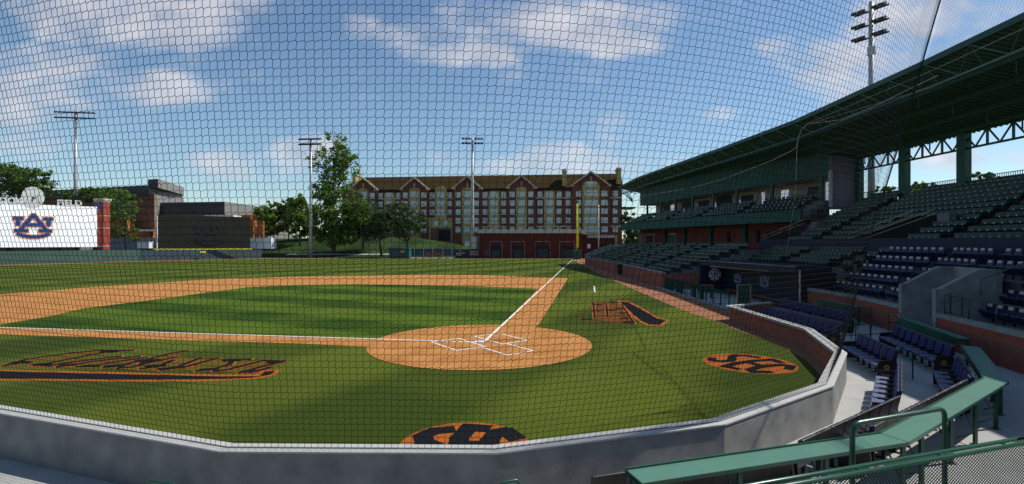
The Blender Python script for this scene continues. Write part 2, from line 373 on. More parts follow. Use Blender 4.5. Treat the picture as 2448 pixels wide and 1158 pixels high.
# chalk coach tick on right
tk = MB(); line_strip(tk, G(1420, 685), G(1422, 699), 0.14, 0.02); tag(tk.build('coach_box_line', CHALK, fix=False), kind='structure')

# painted logos on the turf -----------------------------------------------------
def ground_poly(mb, pts, m, z, s, ox, oy):
    mb.poly([G(ox+x/s, oy+y/s) + Vector((0, 0, z)) for x, y in pts], m)
def ground_stroke(mb, pts, w, m, z, s, ox, oy):
    q = [G(ox+x/s, oy+y/s) for x, y in pts]
    for i in range(len(q)-1):
        z += 0.0002; line_strip(mb, q[i], q[i+1], w, z, m)
    return z
lg = MB(); s, ox, oy = 3.4, 0, 760
SW_O = [(-200, 405), (-100, 422), (0, 425), (300, 430), (800, 440), (1400, 455), (1800, 464), (2080, 462), (2130, 428), (2290, 424), (2240, 468), (2060, 503), (1600, 520), (1000, 520), (400, 512), (0, 512), (-200, 510)]
SW_N = [(-200, 425), (0, 437), (300, 445), (800, 457), (1400, 471), (1800, 480), (2110, 478), (2150, 440), (2240, 434), (2200, 464), (2050, 490), (1600, 503), (1000, 505), (400, 498), (0, 497), (-200, 496)]
ground_poly(lg, SW_O, ORANGE, 0.005, s, ox, oy); ground_poly(lg, SW_N, NAVYTURF, 0.014, s, ox, oy)
SC = [[(50, 390), (110, 372), (200, 345), (340, 322), (600, 288), (820, 268), (930, 268)], [(900, 272), (1070, 268)], [(130, 378), (190, 360)],
      [(920, 272), (760, 302), (560, 340), (400, 372), (300, 388)], [(290, 385), (400, 392), (600, 362), (960, 318)],
      [(490, 398), (590, 388), (760, 358), (1120, 318)], [(640, 402), (740, 398), (950, 360), (1170, 330)], [(700, 400), (780, 392)],
      [(870, 405), (960, 395), (1180, 345), (1400, 292), (1510, 276)], [(980, 412), (1080, 404), (1200, 372), (1330, 345), (1410, 328)],
      [(1160, 375), (1200, 350)], [(1160, 418), (1280, 400), (1400, 352)], [(1300, 420), (1430, 408), (1620, 335)], [(1330, 428), (1520, 400), (1760, 335)],
      [(1620, 436), (1720, 425), (1860, 385), (1890, 352), (2020, 342)], [(1760, 440), (1860, 425), (2140, 352), (2300, 360)], [(2300, 360), (2130, 402), (1970, 446)], [(1970, 446), (2070, 440), (2180, 415)]]
ground_poly(lg, [(300, 400), (620, 345), (1160, 322), (1420, 300), (1620, 335), (2020, 345), (2300, 360), (2160, 402), (1960, 448), (1160, 425), (640, 410)], BROWNG, 0.004, s, ox, oy)
ground_poly(lg, [(60, 388), (200, 350), (600, 290), (830, 270), (560, 340), (300, 392), (150, 395)], BROWNG, 0.0045, s, ox, oy)
z = 0.006
for ln in SC: z = ground_stroke(lg, ln, 0.34, ORANGE, z, s, ox, oy)
z = 0.018
for ln in SC: z = ground_stroke(lg, ln, 0.21, NAVYTURF, z, s, ox, oy)
for p, w in (((180, 365), .55), ((350, 382), .5), ((560, 388), .5), ((740, 396), .5), ((930, 396), .6), ((1210, 352), .8), ((1270, 395), .6), ((1440, 408), .5), ((1700, 425), .55), ((1890, 350), .6), ((890, 278), .55), ((2240, 366), .5), ((2040, 438), .5)):
    q = G(ox+p[0]/s, oy+p[1]/s); lg.poly([(q.x+w*.62*cos(a*pi/6), q.y+w*.30*sin(a*pi/6), z+0.001) for a in range(12)], NAVYTURF); z += 0.0002
tag(lg.build('painted_script', None, fix=False), 'long slanted navy script with orange edging painted on the grass left of home plate', 'field marking')
lg = MB(); s, ox, oy = 7.236, 1400, 640
ground_poly(lg, [(520, 575), (740, 582), (920, 670), (1080, 760), (1240, 860), (1440, 905), (1340, 1020), (1080, 1008), (940, 945), (800, 840), (690, 715)], ORANGE, 0.006, s, ox, oy)
ground_poly(lg, [(590, 592), (720, 598), (900, 690), (1060, 780), (1230, 880), (1390, 918), (1280, 992), (1100, 990), (960, 920), (820, 810), (700, 690)], NAVYTURF, 0.010, s, ox, oy)
ground_poly(lg, [(110, 590), (300, 590), (560, 585), (640, 640), (740, 790), (840, 975), (560, 965), (170, 900), (150, 700)], BROWNT, 0.005, s, ox, oy)
z = 0.006
BODY = [[(110, 600), (300, 600), (540, 585)], [(120, 640), (330, 640), (600, 640)], [(150, 690), (620, 690)], [(160, 730), (640, 740)], [(-140, 770), (150, 765)], [(150, 790), (680, 790)],
        [(170, 835), (720, 850)], [(-70, 860), (60, 915), (250, 945), (560, 965), (840, 975)], [(180, 885), (760, 915)], [(130, 600), (160, 880)], [(620, 640), (840, 975)], [(360, 650), (380, 860)]]
for ln in BODY: z = ground_stroke(lg, ln, 0.26, ORANGE, z, s, ox, oy)
z = 0.016
for ln in BODY: z = ground_stroke(lg, ln, 0.12, NAVYTURF, z, s, ox, oy)
for x, y in ((210, 650), (430, 745), (580, 715), (640, 790), (730, 950), (690, 880), (490, 605), (200, 755), (20, 895)):
    q = G(ox+x/s, oy+y/s); lg.poly([(q.x+.34*cos(a*pi/5), q.y+.24*sin(a*pi/5), z) for a in range(10)], NAVYTURF); z += 0.0002
tag(lg.build('painted_script', None, fix=False), 'navy and orange tail-shaped script painted on the grass right of the plate', 'field marking')
sec_logo('painted_roundel', frame((-0.98, 10.55, 0), (1, 0, 0), (0, 1, 0)), 1.36, NAVYTURF, ORANGE, w=.31)
tag(bpy.data.objects['painted_roundel'], 'orange roundel with navy letters painted on grass behind the wall centre', 'field marking')
sec_logo('painted_roundel', frame((8.22, 17.75, 0), (.42, -.9, 0), (.9, .42, 0)), 1.5, NAVYTURF, ORANGE, w=.20)
tag(bpy.data.objects['painted_roundel.001'], 'orange roundel with navy letters painted on grass by the brick wall at right', 'field marking')

# ------------------------------------------------------------------ spectator floor
fl = [(-60, -20), (26, -20), (26, 30), (19.2, 30), (19.2, 29.6), (14.7, 29.0), (11.95, 27.3)] + [(p[0], p[1]) for p in reversed(WALL[:-1])] + [(-60, 17)]
fm = MB(); fm.poly([(p[0], p[1], FZ) for p in fl]); o = fm.build('concourse_floor', CONCF, fix=False)
if o.data.polygons[0].normal.z < 0: o.data.flip_normals()
tag(o, kind='structure')

# ------------------------------------------------------------------ backstop wall (concrete to the stand, brick to the field)
wr = thing('backstop_wall', 'low curved wall around the backstop, concrete behind, brick toward the field, pale cap', 'wall', (0, 0, 0))
WT = 0.80
wb = MB()
for i in range(len(WALL)-1):
    a, b, ai, bi = WALL[i], WALL[i+1], WIN[i], WIN[i+1]
    m0 = 0.11/0.28
    am = Vector(a).lerp(ai, 0.6); bm_ = Vector(b).lerp(bi, 0.6)
    wb.hexa([(a[0], a[1], -.22), (b[0], b[1], -.22), (am.x, am.y, -.22), (bm_.x, bm_.y, -.22), (a[0], a[1], WT-.03), (b[0], b[1], WT-.03), (am.x, am.y, WT-.03), (bm_.x, bm_.y, WT-.03)])
wb.build('concrete_wall', CONC, wr)
bb = MB(); sb = MB(); u = 0
for i in range(len(WIN)-1):
    a, b = WIN[i], WIN[i+1]
    bb.wallquad(b, a, -.05, WT-.30, BRICK, u); u += (a-b).length
    sb.wallquad(b, a, WT-.30, WT-.08, SOLD, u)
bb.wallquad((14.7, 28.9), WIN[-1], -.05, WT-.30, BRICK, u); sb.wallquad((14.7, 28.9), WIN[-1], WT-.30, WT-.08, SOLD, u)
bb.build('brick_face', None, wr); sb.build('soldier_course', None, wr)
cp = MB(); O1 = offset_path(WALL, 0.02); I1 = offset_path(WALL, -0.12); I2 = offset_path(WALL, -0.16); I3 = offset_path(WALL, -0.32)
def ribbon(mb, A, B, z0, z1, m=None):
    for i in range(len(A)-1):
        a, b, c, d = A[i], A[i+1], B[i], B[i+1]
        mb.hexa([(a[0], a[1], z0), (b[0], b[1], z0), (c[0], c[1], z0), (d[0], d[1], z0), (a[0], a[1], z1), (b[0], b[1], z1), (c[0], c[1], z1), (d[0], d[1], z1)], m)
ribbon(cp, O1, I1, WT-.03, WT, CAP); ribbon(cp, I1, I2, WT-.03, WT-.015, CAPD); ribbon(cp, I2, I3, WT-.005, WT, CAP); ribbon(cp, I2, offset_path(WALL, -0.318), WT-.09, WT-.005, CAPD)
cp.hexa([(11.5, 27.2, WT-.09), (14.7, 28.9, WT-.09), (11.5, 27.5, WT-.09), (14.7, 29.2, WT-.09), (11.5, 27.2, WT), (14.7, 28.9, WT), (11.5, 27.5, WT), (14.7, 29.2, WT)], CAP)
cp.build('cap', None, wr)
cr = MB(); cl_ = offset_path(WALL, -0.14); cr.tube([(p.x, p.y, WT+.012) for p in cl_], 0.011, None, 5); cr.build('cable', ROPE, wr)

# ------------------------------------------------------------------ safety net: every strand is real cord
def net_surface(path, cell, ztop, lean, shear=0.0, z0=WT, radf=lambda s: 0.0042):
    """hexagonal-square mesh hung on a leaning surface. path: xy polyline; ztop(s) height; returns MB"""
    mb = MB()
    A = [Vector(p[:2]) for p in path]; B = offset_path(path, 1.0)      # lean direction = outward (right of travel)
    seg = [(A[i+1]-A[i]).length for i in range(len(A)-1)]; cum = [0]
    for q in seg: cum.append(cum[-1]+q)
    Ltot = cum[-1]; nc = int(Ltot/cell); zm = max(ztop(i*Ltot/20) for i in range(21)); nr = int((zm-z0)/cell)
    def pos(s, z):
        f_ = min(1, max(0, (z-z0)/3.0)); r_ = 2.6*f_
        if r_ < .05: return pos0(s, z)
        ws = [(-1, .12), (-.5, .22), (0, .32), (.5, .22), (1, .12)]; q = Vector((0, 0, 0))
        for o_, w_ in ws:
            so = s + o_*r_
            if so > Ltot: e = pos0(Ltot, z); e0 = pos0(Ltot-.5, z); q += (e + (e-e0)*((so-Ltot)/.5)*.6 + Vector((-.35, .2, 0))*((so-Ltot)/2.6))*w_
            else: q += pos0(so, z)*w_
        return q
    def pos0(s, z):
        s = min(max(s, 0), Ltot-1e-4); i = 0
        while cum[i+1] < s: i += 1
        t = (s-cum[i])/seg[i]
        # smooth the corners of the leaning part a little
        n = (B[i]-A[i]).lerp(B[i+1]-A[i+1], t); p = A[i].lerp(A[i+1], t)
        k = lean*(z-z0)
        w = noise.noise(Vector((s*0.35, z*0.35, 3.1)))*0.10*min(1, (z-z0)/1.5)
        q = p + n*(k+w)
        return Vector((q.x, q.y, z))
    V = {}
    for i in range(nc+1):
        for j in range(nr+1):
            z = z0 + j*cell; s = i*cell + shear*(z-z0)
            zw = noise.noise(Vector((s*0.5, z*0.5, 9)))*0.02 + noise.noise(Vector((s*4, z*4, 2)))*0.010
            sw = noise.noise(Vector((s*0.5, z*0.5, 5)))*0.03 + noise.noise(Vector((s*4, z*4, 7)))*0.010
            if z > ztop(min(max(s, 0), Ltot)) or s < 0 or s > Ltot: continue
            f = min(1, j/3)
            z2 = z + (zw - 0.016*((i % 2)*0 + 1))*f
            V[(i, j)] = (pos(s+sw*f-0.006, z2+0.009*f), pos(s+sw*f+0.006, z2-0.009*f))
    def cord(a, b, rad):
        t = b-a
        if t.length < 1e-5: return
        t.normalize(); u_ = t.cross(Vector((0.31, 0.9, 0.2))).normalized(); w_ = t.cross(u_)
        k = len(mb.v)
        for p in (a, b):
            for q in range(3):
                an = 2.094*q; mb.v.append(tuple(p + u_*(rad*cos(an)) + w_*(rad*sin(an))))
        for q in range(3):
            r_ = (q+1) % 3; mb.f.append((k+q, k+r_, k+3+r_, k+3+q)); mb.m.append(0)
    for (i, j), (a, b) in V.items():
        rad = radf(i*cell)
        cord(a, b, rad)
        if (i+1, j) in V: cord(b, V[(i+1, j)][0], rad)
        if (i, j+1) in V: cord(a, V[(i, j+1)][1], rad)
    return mb, pos, Ltot
NP = offset_path(WALL, -0.14)
sec1 = NP[0:7]; sec2 = NP[6:9]
nt = thing('safety_net', 'tall fine dark net rising from the backstop wall across the whole view', 'net')
sN = [0]
for i in range(6): sN.append(sN[-1]+(sec1[i+1]-sec1[i]).length)
def zt1(s): return 10.4 if s < sN[4]+2 else min(12.6, 10.4+(s-sN[4]-2)*0.35)
mb, pos1, L1 = net_surface(sec1, 0.110, zt1, 0.24, 0.05, radf=lambda s: 0.0043 if s < sN[4] else max(0.0020, 0.0043-(s-sN[4])*0.0005))
mb.build('net_panel', NETM, nt, fix=False)
def zt2(s): return 9.0 - max(0, s-4.6)*0.10
mb, pos2, L2 = net_surface(sec2, 0.112, zt2, 0.22, 0.0, radf=lambda s: 0.0023)
mb.build('net_panel', NETM, nt, fix=False)
# horizontal band of net between two ropes, running back over the seats at x = 12
R1 = [Vector((13.0, 5.0, 9.62)), Vector((12.3, 11.7, 9.36)), Vector((12.25, 15.0, 9.2)), P(1930, 296, 20.7)]
R2 = [Vector((13.0, 5.0, 9.05)), Vector((12.3, 11.7, 8.90)), Vector((12.25, 15.0, 8.72)), P(2030, 268, 18.2), P(1930, 298, 20.6)]
rp = MB()
rp.tube(R1, 0.0065, None, 6); rp.tube(R2, 0.0065, None, 6)
bow = [P(1930, 297, 20.7), P(1915, 312, 21), P(1908, 335, 21.2), P(1905, 352, 21.5), P(1890, 362, 22), P(1850, 382, 24), P(1800, 402, 27), P(1730, 428, 32), P(1660, 448, 40), P(1580, 462, 52), P(1500, 474, 72)]
rp.tube(bow, 0.016, None, 6)
rp.tube([P(1905, 345, 21.3), P(1903, 430, 22), P(1897, 500, 23), P(1880, 600, 25)], 0.009, None, 6)
rp.tube([P(1930, 297, 20.7), P(2010, 287, 19), P(2090, 255, 17), P(2170, 215, 15.5), P(2240, 182, 14.6)], 0.012, None, 6)
rp.build('net_rope', ROPE, nt, smooth=True)
rp = MB(); rp.tube([pos1(L1, z) for z in (9, 10, 11, 12.5)], 0.005, None, 6); rp.build('net_edge_cord', NETM, nt)
bd = MB()
def lerp3(a, b, t): return a + (b-a)*t
def along(pl, t):
    seg = [(pl[i+1]-pl[i]).length for i in range(len(pl)-1)]; x = t*sum(seg)
    for i, q in enumerate(seg):
        if x <= q or i == len(seg)-1: return pl[i].lerp(pl[i+1], min(1, x/q))
        x -= q
nb = 190
def cord2(mb, a, b, rad):
    t = b-a
    if t.length < 1e-5: return
    t.normalize(); u_ = t.cross(Vector((0.31, 0.9, 0.2))).normalized(); w_ = t.cross(u_); k = len(mb.v)
    for p in (a, b):
        for q in range(3): an = 2.094*q; mb.v.append(tuple(p + u_*(rad*cos(an)) + w_*(rad*sin(an))))
    for q in range(3): r_ = (q+1) % 3; mb.f.append((k+q, k+r_, k+3+r_, k+3+q)); mb.m.append(0)
grid = [[along(R1, i/nb).lerp(along(R2, i/nb), j/5) + Vector((.05*sin(j), 0, 0)) for j in range(6)] for i in range(nb+1)]
for i in range(nb):
    for j in range(6):
        cord2(bd, grid[i][j], grid[i+1][j], .0022)
        if j < 5: cord2(bd, grid[i][j], grid[i][j+1], .0022); 
bd.build('net_band', NETM, nt, fix=False)
bd = MB(); R3 = [Vector((16.0, 4.0, 13.0)), Vector((15.4, 10.0, 13.2)), Vector((14.4, 14.9, 12.9)), pos1(L1, 11.5)]; R1b = [Vector((13.0, 5.0, 9.62)), Vector((12.3, 11.7, 9.36)), Vector((12.25, 15.0, 9.2)), pos1(L1, 9.0)]
na, nc_ = 110, 34
grid = [[along(R1b, i/na).lerp(along(R3, i/na), j/nc_) + Vector((0, 0, -.35*sin(pi*j/nc_))) for j in range(nc_+1)] for i in range(na+1)]
for i in range(na):
    for j in range(nc_):
        cord2(bd, grid[i][j], grid[i+1][j], .0024); cord2(bd, grid[i][j], grid[i][j+1], .0024)
bd.build('net_canopy', NETM, nt, fix=False)

# ------------------------------------------------------------------ seats
def blue_seat():
    t = thing('stadium_seat', 'x', 'seat')
    m = MB(); m.box((0, .04, .42), (.44, .44, .075)); m.build('seat', BLUEC, t, bevel=.022, smooth=False)
    m = MB(); m.box((0, .04, .375), (.46, .45, .03)); m.build('seat_pan', NAVYS, t)
    m = MB()
    R = Matrix.Rotation(radians(12), 3, 'X')
    m.box((0, -.228, .69), (.47, .055, .46), None, R=R); m.build('backrest', BLUES, t, bevel=.018)
    m = MB(); m.box((0, -.275, .69), (.53, .05, .54), None, R=R); m.build('back_shell', BLACK, t, bevel=.02)
    m = MB(); m.box((-.262, -.04, .575), (.055, .34, .045)); m.box((-.262, -.10, .48), (.035, .10, .22)); m.build('armrest', BLACK, t, bevel=.008)
    m = MB(); m.box((-.262, -.10, .19), (.05, .07, .38)); m.box((-.262, -.08, .01), (.07, .24, .02)); m.build('leg', BLACK, t)
    return t
def end_panel(t, x):
    m = MB(); m.prism([(-.24, .02), (.24, .02), (.26, .40), (.20, .60), (-.26, .64), (-.30, .30)], -.02, .02)
    o = m.build('end_panel', BLACK, t, fix=True); o.matrix_local = Matrix(((0, 0, 1, x), (1, 0, 0, 0), (0, 1, 0, 0), (0, 0, 0, 1)))
    r = MB(); sx = 1 if x > 0 else -1
    for k, (ra, rb) in enumerate(((.075, .055), (.04, .028))):
        n = 20
        for i in range(n):
            a0 = 2*pi*i/n; a1 = 2*pi*(i+1)/n; X = x+sx*.024
            r.poly([(X, ra*cos(a0), .40+ra*sin(a0)), (X, ra*cos(a1), .40+ra*sin(a1)), (X, rb*cos(a1), .40+rb*sin(a1)), (X, rb*cos(a0), .40+rb*sin(a0))])
    r.build('emblem', ORANGEL, t, fix=False)
S0 = blue_seat(); used0 = [False]
def seat_row(a, b, z, desc, first=None, spacing=.535, group='blue padded seats behind the backstop', src=None, flag=None, ends=True, facing=.25, lab=True):
    a = Vector(a); b = Vector(b); L_ = (b-a).length; n = max(1, int(round(L_/spacing))); t = (b-a).normalized(); nrm = Vector((-t.y, t.x))
    rz = math.atan2(t.y, t.x); out = []
    for i in range(n):
        p = a + t*((i+.5)*L_/n) + nrm*facing
        label = desc.format(ord=ORD[i] if i < 20 else 'one')
        if not flag[0]:
            o = src; o.location = (p.x, p.y, z); o.rotation_euler = (0, 0, rz); flag[0] = True
        else: o = copy_tree(src, (p.x, p.y, z), rz)
        o['label'] = label; o['group'] = group; out.append(o)
    return out
NEARROWS = [((1.12, 7.39), (4.62, 8.47), 'blue seat, {ord} from the left between curved wall and nearest green counter'),
 ((4.85, 8.72), (8.44, 11.25), 'black-backed blue seat, {ord} from the left in the row behind the lit wall'),
 ((8.72, 11.6), (10.93, 14.5), 'blue seat with sunlit cushion, {ord} from near end by the wall corner'),
 ((11.9, 15.9), (12.75, 18.9), 'blue seat, {ord} from the near end of the wall row beyond the loop rail'),
 ((13.15, 20.6), (13.25, 27.0), 'navy padded seat, {ord} from near end of the farthest row along the wall'),
 ((6.55, 9.40), (11.05, 12.55), 'black-backed seat, {ord} from the left in the row under the bent counter'),
 ((11.4, 12.75), (13.1, 15.15), 'blue seat, {ord} from near end beside the last bend of the near counter'),
 ((14.2, 16.5), (15.5, 20.8), 'blue seat, {ord} from near end of the row against the middle counter'),
 ((16.1, 24.2), (15.95, 30.4), 'navy padded seat, {ord} from near end of the row against the farthest counter')]
for a, b, d in NEARROWS:
    r = seat_row(a, b, FZ, d, src=S0, flag=used0)
    end_panel(r[0], -.30); end_panel(r[-1], .28)

# ------------------------------------------------------------------ green drink counters
def counter(path, label, panel=.16, wdt=.42, z=.87, ends=(0, 0), legs=None, brace=True):
    t = thing('drink_counter', label, 'counter', (path[0][0], path[0][1], FZ), 0, 'green drink counters behind the seats')
    o = Vector((path[0][0], path[0][1], FZ))
    A = [Vector(p) for p in path]; B = offset_path(path, wdt)
    m = MB()
    for i in range(len(A)-1):
        g_ = (A[i+1]-A[i]).normalized()*.012
        a, b, c, d = A[i]+g_, A[i+1]-g_, B[i]+g_, B[i+1]-g_
        m.hexa([(q.x-o.x, q.y-o.y, zz-o.z) for zz in (z-.03, z) for q in (a, b, c, d)])
    m.build('counter_top', COUNTER, t)
    m = MB(); C_ = offset_path(path, -.03)
    for i in range(len(A)-1):
        m.hexa([(q.x-o.x, q.y-o.y, zz-o.z) for zz in (z-panel, z+.028) for q in (C_[i], C_[i+1], A[i], A[i+1])])
    m.build('front_panel', GREEN, t)
    m = MB(); B0 = offset_path(path, wdt+.012); B1 = offset_path(path, wdt)
    for i in range(len(A)-1):
        m.hexa([(q.x-o.x, q.y-o.y, zz-o.z) for zz in (z-.055, z-.002) for q in (B1[i], B1[i+1], B0[i], B0[i+1])])
    m.build('edge_strip', GREEN, t)
    C1 = offset_path(path, .05); C2 = offset_path(path, wdt-.06)
    for i in range(len(A)-1):
        L_ = (A[i+1]-A[i]).length; n = max(1, int(L_/1.6))
        for k in range(n+1):
            f = (k+.02)/(n+.04) if i == 0 else (k+.5)/(n+1)
            p = C1[i].lerp(C1[i+1], f); q = C2[i].lerp(C2[i+1], f)
            m = MB(); m.box((q.x-o.x, q.y-o.y, (z-.06-FZ)/2), (.06, .06, z-.06-FZ)); m.box((q.x-o.x, q.y-o.y, .008), (.13, .13, .016))
            m.bar((q.x-o.x, q.y-o.y, .28), (p.x-o.x, p.y-o.y, z-.1-FZ), .022, .022)
            m.bar((q.x-o.x, q.y-o.y, z-.075-FZ), (p.x-o.x, p.y-o.y, z-.075-FZ), .04, .04)
            m.bar((q.x-o.x, q.y-o.y, .25), (p.x-o.x, p.y-o.y, .06), .022, .022)
            m.build('leg', GREEN, t)
    return t
counter([(1.67, 7.47), (6.41, 8.9), (11.53, 12.5), (14.5, 16.5)], 'long bent green metal counter on posts, nearest the camera', .15)
counter([(15.4, 17.8), (17.0, 22.6)], 'middle green counter with deep dark front panel beside the brick wall', .62)
counter([(17.55, 26.4), (17.7, 29.6)], 'farthest green counter with deep front panel, near the dugout end', .62)

# ------------------------------------------------------------------ rails
def rail(name, label, segs, r=.022, group='green tubular handrails', m_=GREEN, parts=None):
    o0 = Vector(segs[0][0])
    t = thing(name, label, 'handrail', tuple(o0), 0, group)
    for nm, pts in zip(parts or ['rail']*len(segs), segs):
        m = MB(); m.tube([Vector(p)-o0 for p in pts], r, None, 8); m.build(nm, m_, t, smooth=True)
    return t
def urail(a, b, z0, z1, label, r=.022, rc=.09, mid=None):
    a = Vector((a[0], a[1], z0)); b = Vector((b[0], b[1], z0)); t = (b-a).normalized(); U = Vector((0, 0, 1)); h = z1-z0
    pts = [a]
    for k in range(5): an = pi/2*k/4; pts.append(a + U*(h-rc+rc*sin(an)) + t*(rc-rc*cos(an)))
    for k in range(5): an = pi/2*k/4; pts.append(b + U*(h-rc+rc*cos(an)) - t*(rc-rc*sin(an)))
    pts.append(b)
    segs = [pts]; nm = ['hoop']
    if mid:
        segs.append([a+U*(h*mid), b+U*(h*mid)]); nm.append('crossbar')
    return rail('handrail', label, segs, r, parts=nm)
urail((-5.42, 7.6), (-4.88, 7.45), FZ, .66, 'small green loop handrail at the bottom left below the wall', .024, .07)
urail((-.17, 7.5), (.10, 7.62), FZ, .665, 'small green loop handrail at the bottom centre below the wall', .024, .06)
urail((11.84, 16.4), (12.56, 16.05), FZ, .79, 'green loop handrail between the two sunlit blue seat rows', .022, .10)
urail((3.49, 5.25), (4.86, 5.75), FZ, 2.335, 'tall green loop handrail rising through the nearest twin rail', .027, .10)
urail((13.3, 21.0), (14.9, 21.3), FZ, .80, 'low green rail with crossbar behind the corner of the backstop wall', .02, .05, .5)
urail((14.7, 21.9), (15.1, 22.8), FZ, .85, 'narrow green loop rail between the far navy seat rows', .02, .08)
urail((15.0, 21.4), (16.4, 21.7), FZ, .80, 'low green rail with crossbar reaching toward the middle counter', .02, .05, .5)
urail((17.0, 25.2), (17.9, 25.5), FZ, .95, 'green rail with crossbar against the brick wall left of the tunnel', .02, .08, .6)
urail((17.5, 23.8), (17.9, 23.6), FZ, .95, 'narrow green loop rail at the left foot of the tunnel', .02, .08)
# nearest rail: two pipes, ties, mesh infill, end post
d_ = Vector((3.45, 1.08, 0)).normalized(); n_ = Vector((d_.y, -d_.x, 0)); a0 = Vector((-1.2, 3.63, 1.97)); b0 = Vector((5.80, 5.82, 1.97))
nr = thing('mesh_guard_rail', 'nearest green guard rail with twin top pipes and diamond mesh below', 'guard rail', (a0.x, a0.y, .9))
o0 = Vector((a0.x, a0.y, .9))
for nm, off, zz in (('top_pipe', 0, 0), ('top_pipe', .10, 0), ('bottom_pipe', .10, -1.0)):
    m = MB(); m.tube([a0+n_*off+Vector((0, 0, zz))-o0, b0+n_*off+Vector((0, 0, zz))-o0], .024, None, 10); m.build(nm, GREEN, nr, smooth=True)
Lr = (b0-a0).length
for f in (.30, .46, .655, .81, .945):
    p = a0 + d_*(Lr*f); m = MB(); m.tube([p-o0, p+n_*.10-o0], .012, None, 6); m.build('tie', GREEN, nr, smooth=True)
m = MB()
cw, chh = .052, .036; x = -1.0
def meshbar(m, p, q, w=.0075):
    m.bar(p, q, w, .0035)
hgt = .95; k = hgt*cw/chh
x = -k
while x < Lr:
    for sgn in (1, -1):
        xa, xb, za, zb = (x, x+k, 0, -hgt) if sgn > 0 else (x, x+k, -hgt, 0)
        # clip to [0,Lr]
        t0 = max(0, (0-xa)/(xb-xa)); t1 = min(1, (Lr-xa)/(xb-xa))
        if t1 <= t0: continue
        A_ = a0 + n_*.10 + d_*(xa+(xb-xa)*t0) + Vector((0, 0, za+(zb-za)*t0 - .02)); B_ = a0 + n_*.10 + d_*(xa+(xb-xa)*t1) + Vector((0, 0, za+(zb-za)*t1 - .02))
        meshbar(m, A_-o0, B_-o0)
    x += cw
m.build('mesh_panel', GREEND, nr, fix=False)
m = MB(); p = b0 + n_*.06 + d_*.0; m.tube([p-o0+Vector((0, 0, -2.0)), p-o0+Vector((0, 0, .10)), p-o0+Vector((.012, 0, .15)), p-o0+Vector((.05, .02, .19)), p-o0+Vector((.5, .16, .19))], .036, None, 10); m.build('end_post', GREEN, nr, smooth=True)

# ------------------------------------------------------------------ grandstand
gs = thing('grandstand', 'big covered green grandstand with stepped seating along the right side', 'grandstand', (0, 0, 0))
BK = [(14.3, 7.0), (16.6, 16.6), (17.6, 21.2)]; BK2 = [(18.15, 23.95), (18.95, 28.2), (19.05, 33.0)]
def brickwall(path):
    m = MB(); s_ = MB(); c_ = MB(); u = 0
    for i in range(len(path)-1):
        a, b = path[i], path[i+1]; m.wallquad(b, a, FZ-.1, .86, BRICK, u); s_.wallquad(b, a, .86, 1.08, SOLD, u); u += (Vector(b)-Vector(a)).length
        A = offset_path([a, b], -.03); B = offset_path([a, b], .28)
        c_.hexa([(A[0].x, A[0].y, 1.08), (A[1].x, A[1].y, 1.08), (B[0].x, B[0].y, 1.08), (B[1].x, B[1].y, 1.08), (A[0].x, A[0].y, 1.25), (A[1].x, A[1].y, 1.25), (B[0].x, B[0].y, 1.25), (B[1].x, B[1].y, 1.25)])
    m.build('brick_wall', None, gs); s_.build('soldier_course', None, gs); c_.build('wall_cap', CONC, gs)
brickwall(BK); brickwall(BK2)
# tunnel walls
PN = Vector((.97, -.21, 0))
def tunnel_wall(p, name, back=2.3):
    p = Vector((p[0], p[1], 0)); w_ = Vector((.21, .97, 0))*.26
    z0 = -.2; prof = [(-.05, z0), (-.05, 2.24), (.12, 2.26), (1.5, 3.08), (back, 3.08), (back, z0)]
    m = MB(); m.slab([p + PN*t + Vector((0, 0, z)) for t, z in prof], w_); return m.build(name, CONC, gs)
tunnel_wall((17.6, 21.2), 'tunnel_wall', 2.1); tunnel_wall((18.12, 23.75), 'tunnel_wall', 2.1)
m = MB(); p = Vector((17.6, 21.2, 0)) + PN*2.1; q = Vector((18.12, 24.0, 0)) + PN*2.1
m.hexa([(p.x, p.y, -.2), (q.x, q.y, -.2), (p.x+.25, p.y, -.2), (q.x+.25, q.y, -.2), (p.x, p.y, 3.077), (q.x, q.y, 3.077), (p.x+.25, p.y, 3.077), (q.x+.25, q.y, 3.077)]); m.build('tunnel_back_wall', CONC, gs)
# stepped decks
def deck(y0, y1, xf, rows, name='seating_step', endx=None, z_end=None):
    """rows: list of (x offset from front line, z); xf(y): front line"""
    m = MB(); pr = []
    zb = -.3
    for i, (t, z) in enumerate(rows):
        if i: pr.append((t, rows[i-1][1]))
        pr.append((t, z))
    last = endx
    def pt(y, t, z): return (xf(y)+t if t is not None else last, y, z)
    def line(y):
        L_ = [pt(y, t, z) for t, z in pr] + [(last, y, rows[-1][1] if z_end is None else z_end)]
        return L_
    A = line(y0); B = line(y1)
    for i in range(len(A)-1):
        m.poly([A[i], A[i+1], B[i+1], B[i]])
    m.poly([(A[0][0], y0, zb)] + A + [(A[-1][0], y0, zb)]); m.poly([(B[0][0], y1, zb)] + B + [(B[-1][0], y1, zb)])
    return m.build(name, CONCD, gs, fix=False)
def front(y):
    if y < 16.6: return 14.3 + (y-7)*(2.3/9.6)
    if y < 28.2: return 16.6 + (y-16.6)*(2.35/11.6)
    return 18.95
LZ = [.88, 1.42, 1.96, 2.50, 3.04]
rowsL = [(.2, LZ[0])] + [(1.95+.85*(k-1), LZ[k]) for k in range(1, 5)]
deck(5, 16.6, front, rowsL, endx=24.8); deck(16.6, 21.25, front, rowsL, endx=24.8)
deck(21.25, 24.0, front, rowsL[2:], endx=24.8); deck(24.0, 28.2, front, rowsL, endx=24.8); deck(28.2, 33.1, front, rowsL, endx=24.8)
rowsM = [(2.5+.8*k, 2.15+.28*k) for k in range(4)]
deck(33.1, 51, front, rowsM, endx=24.8, z_end=3.0)
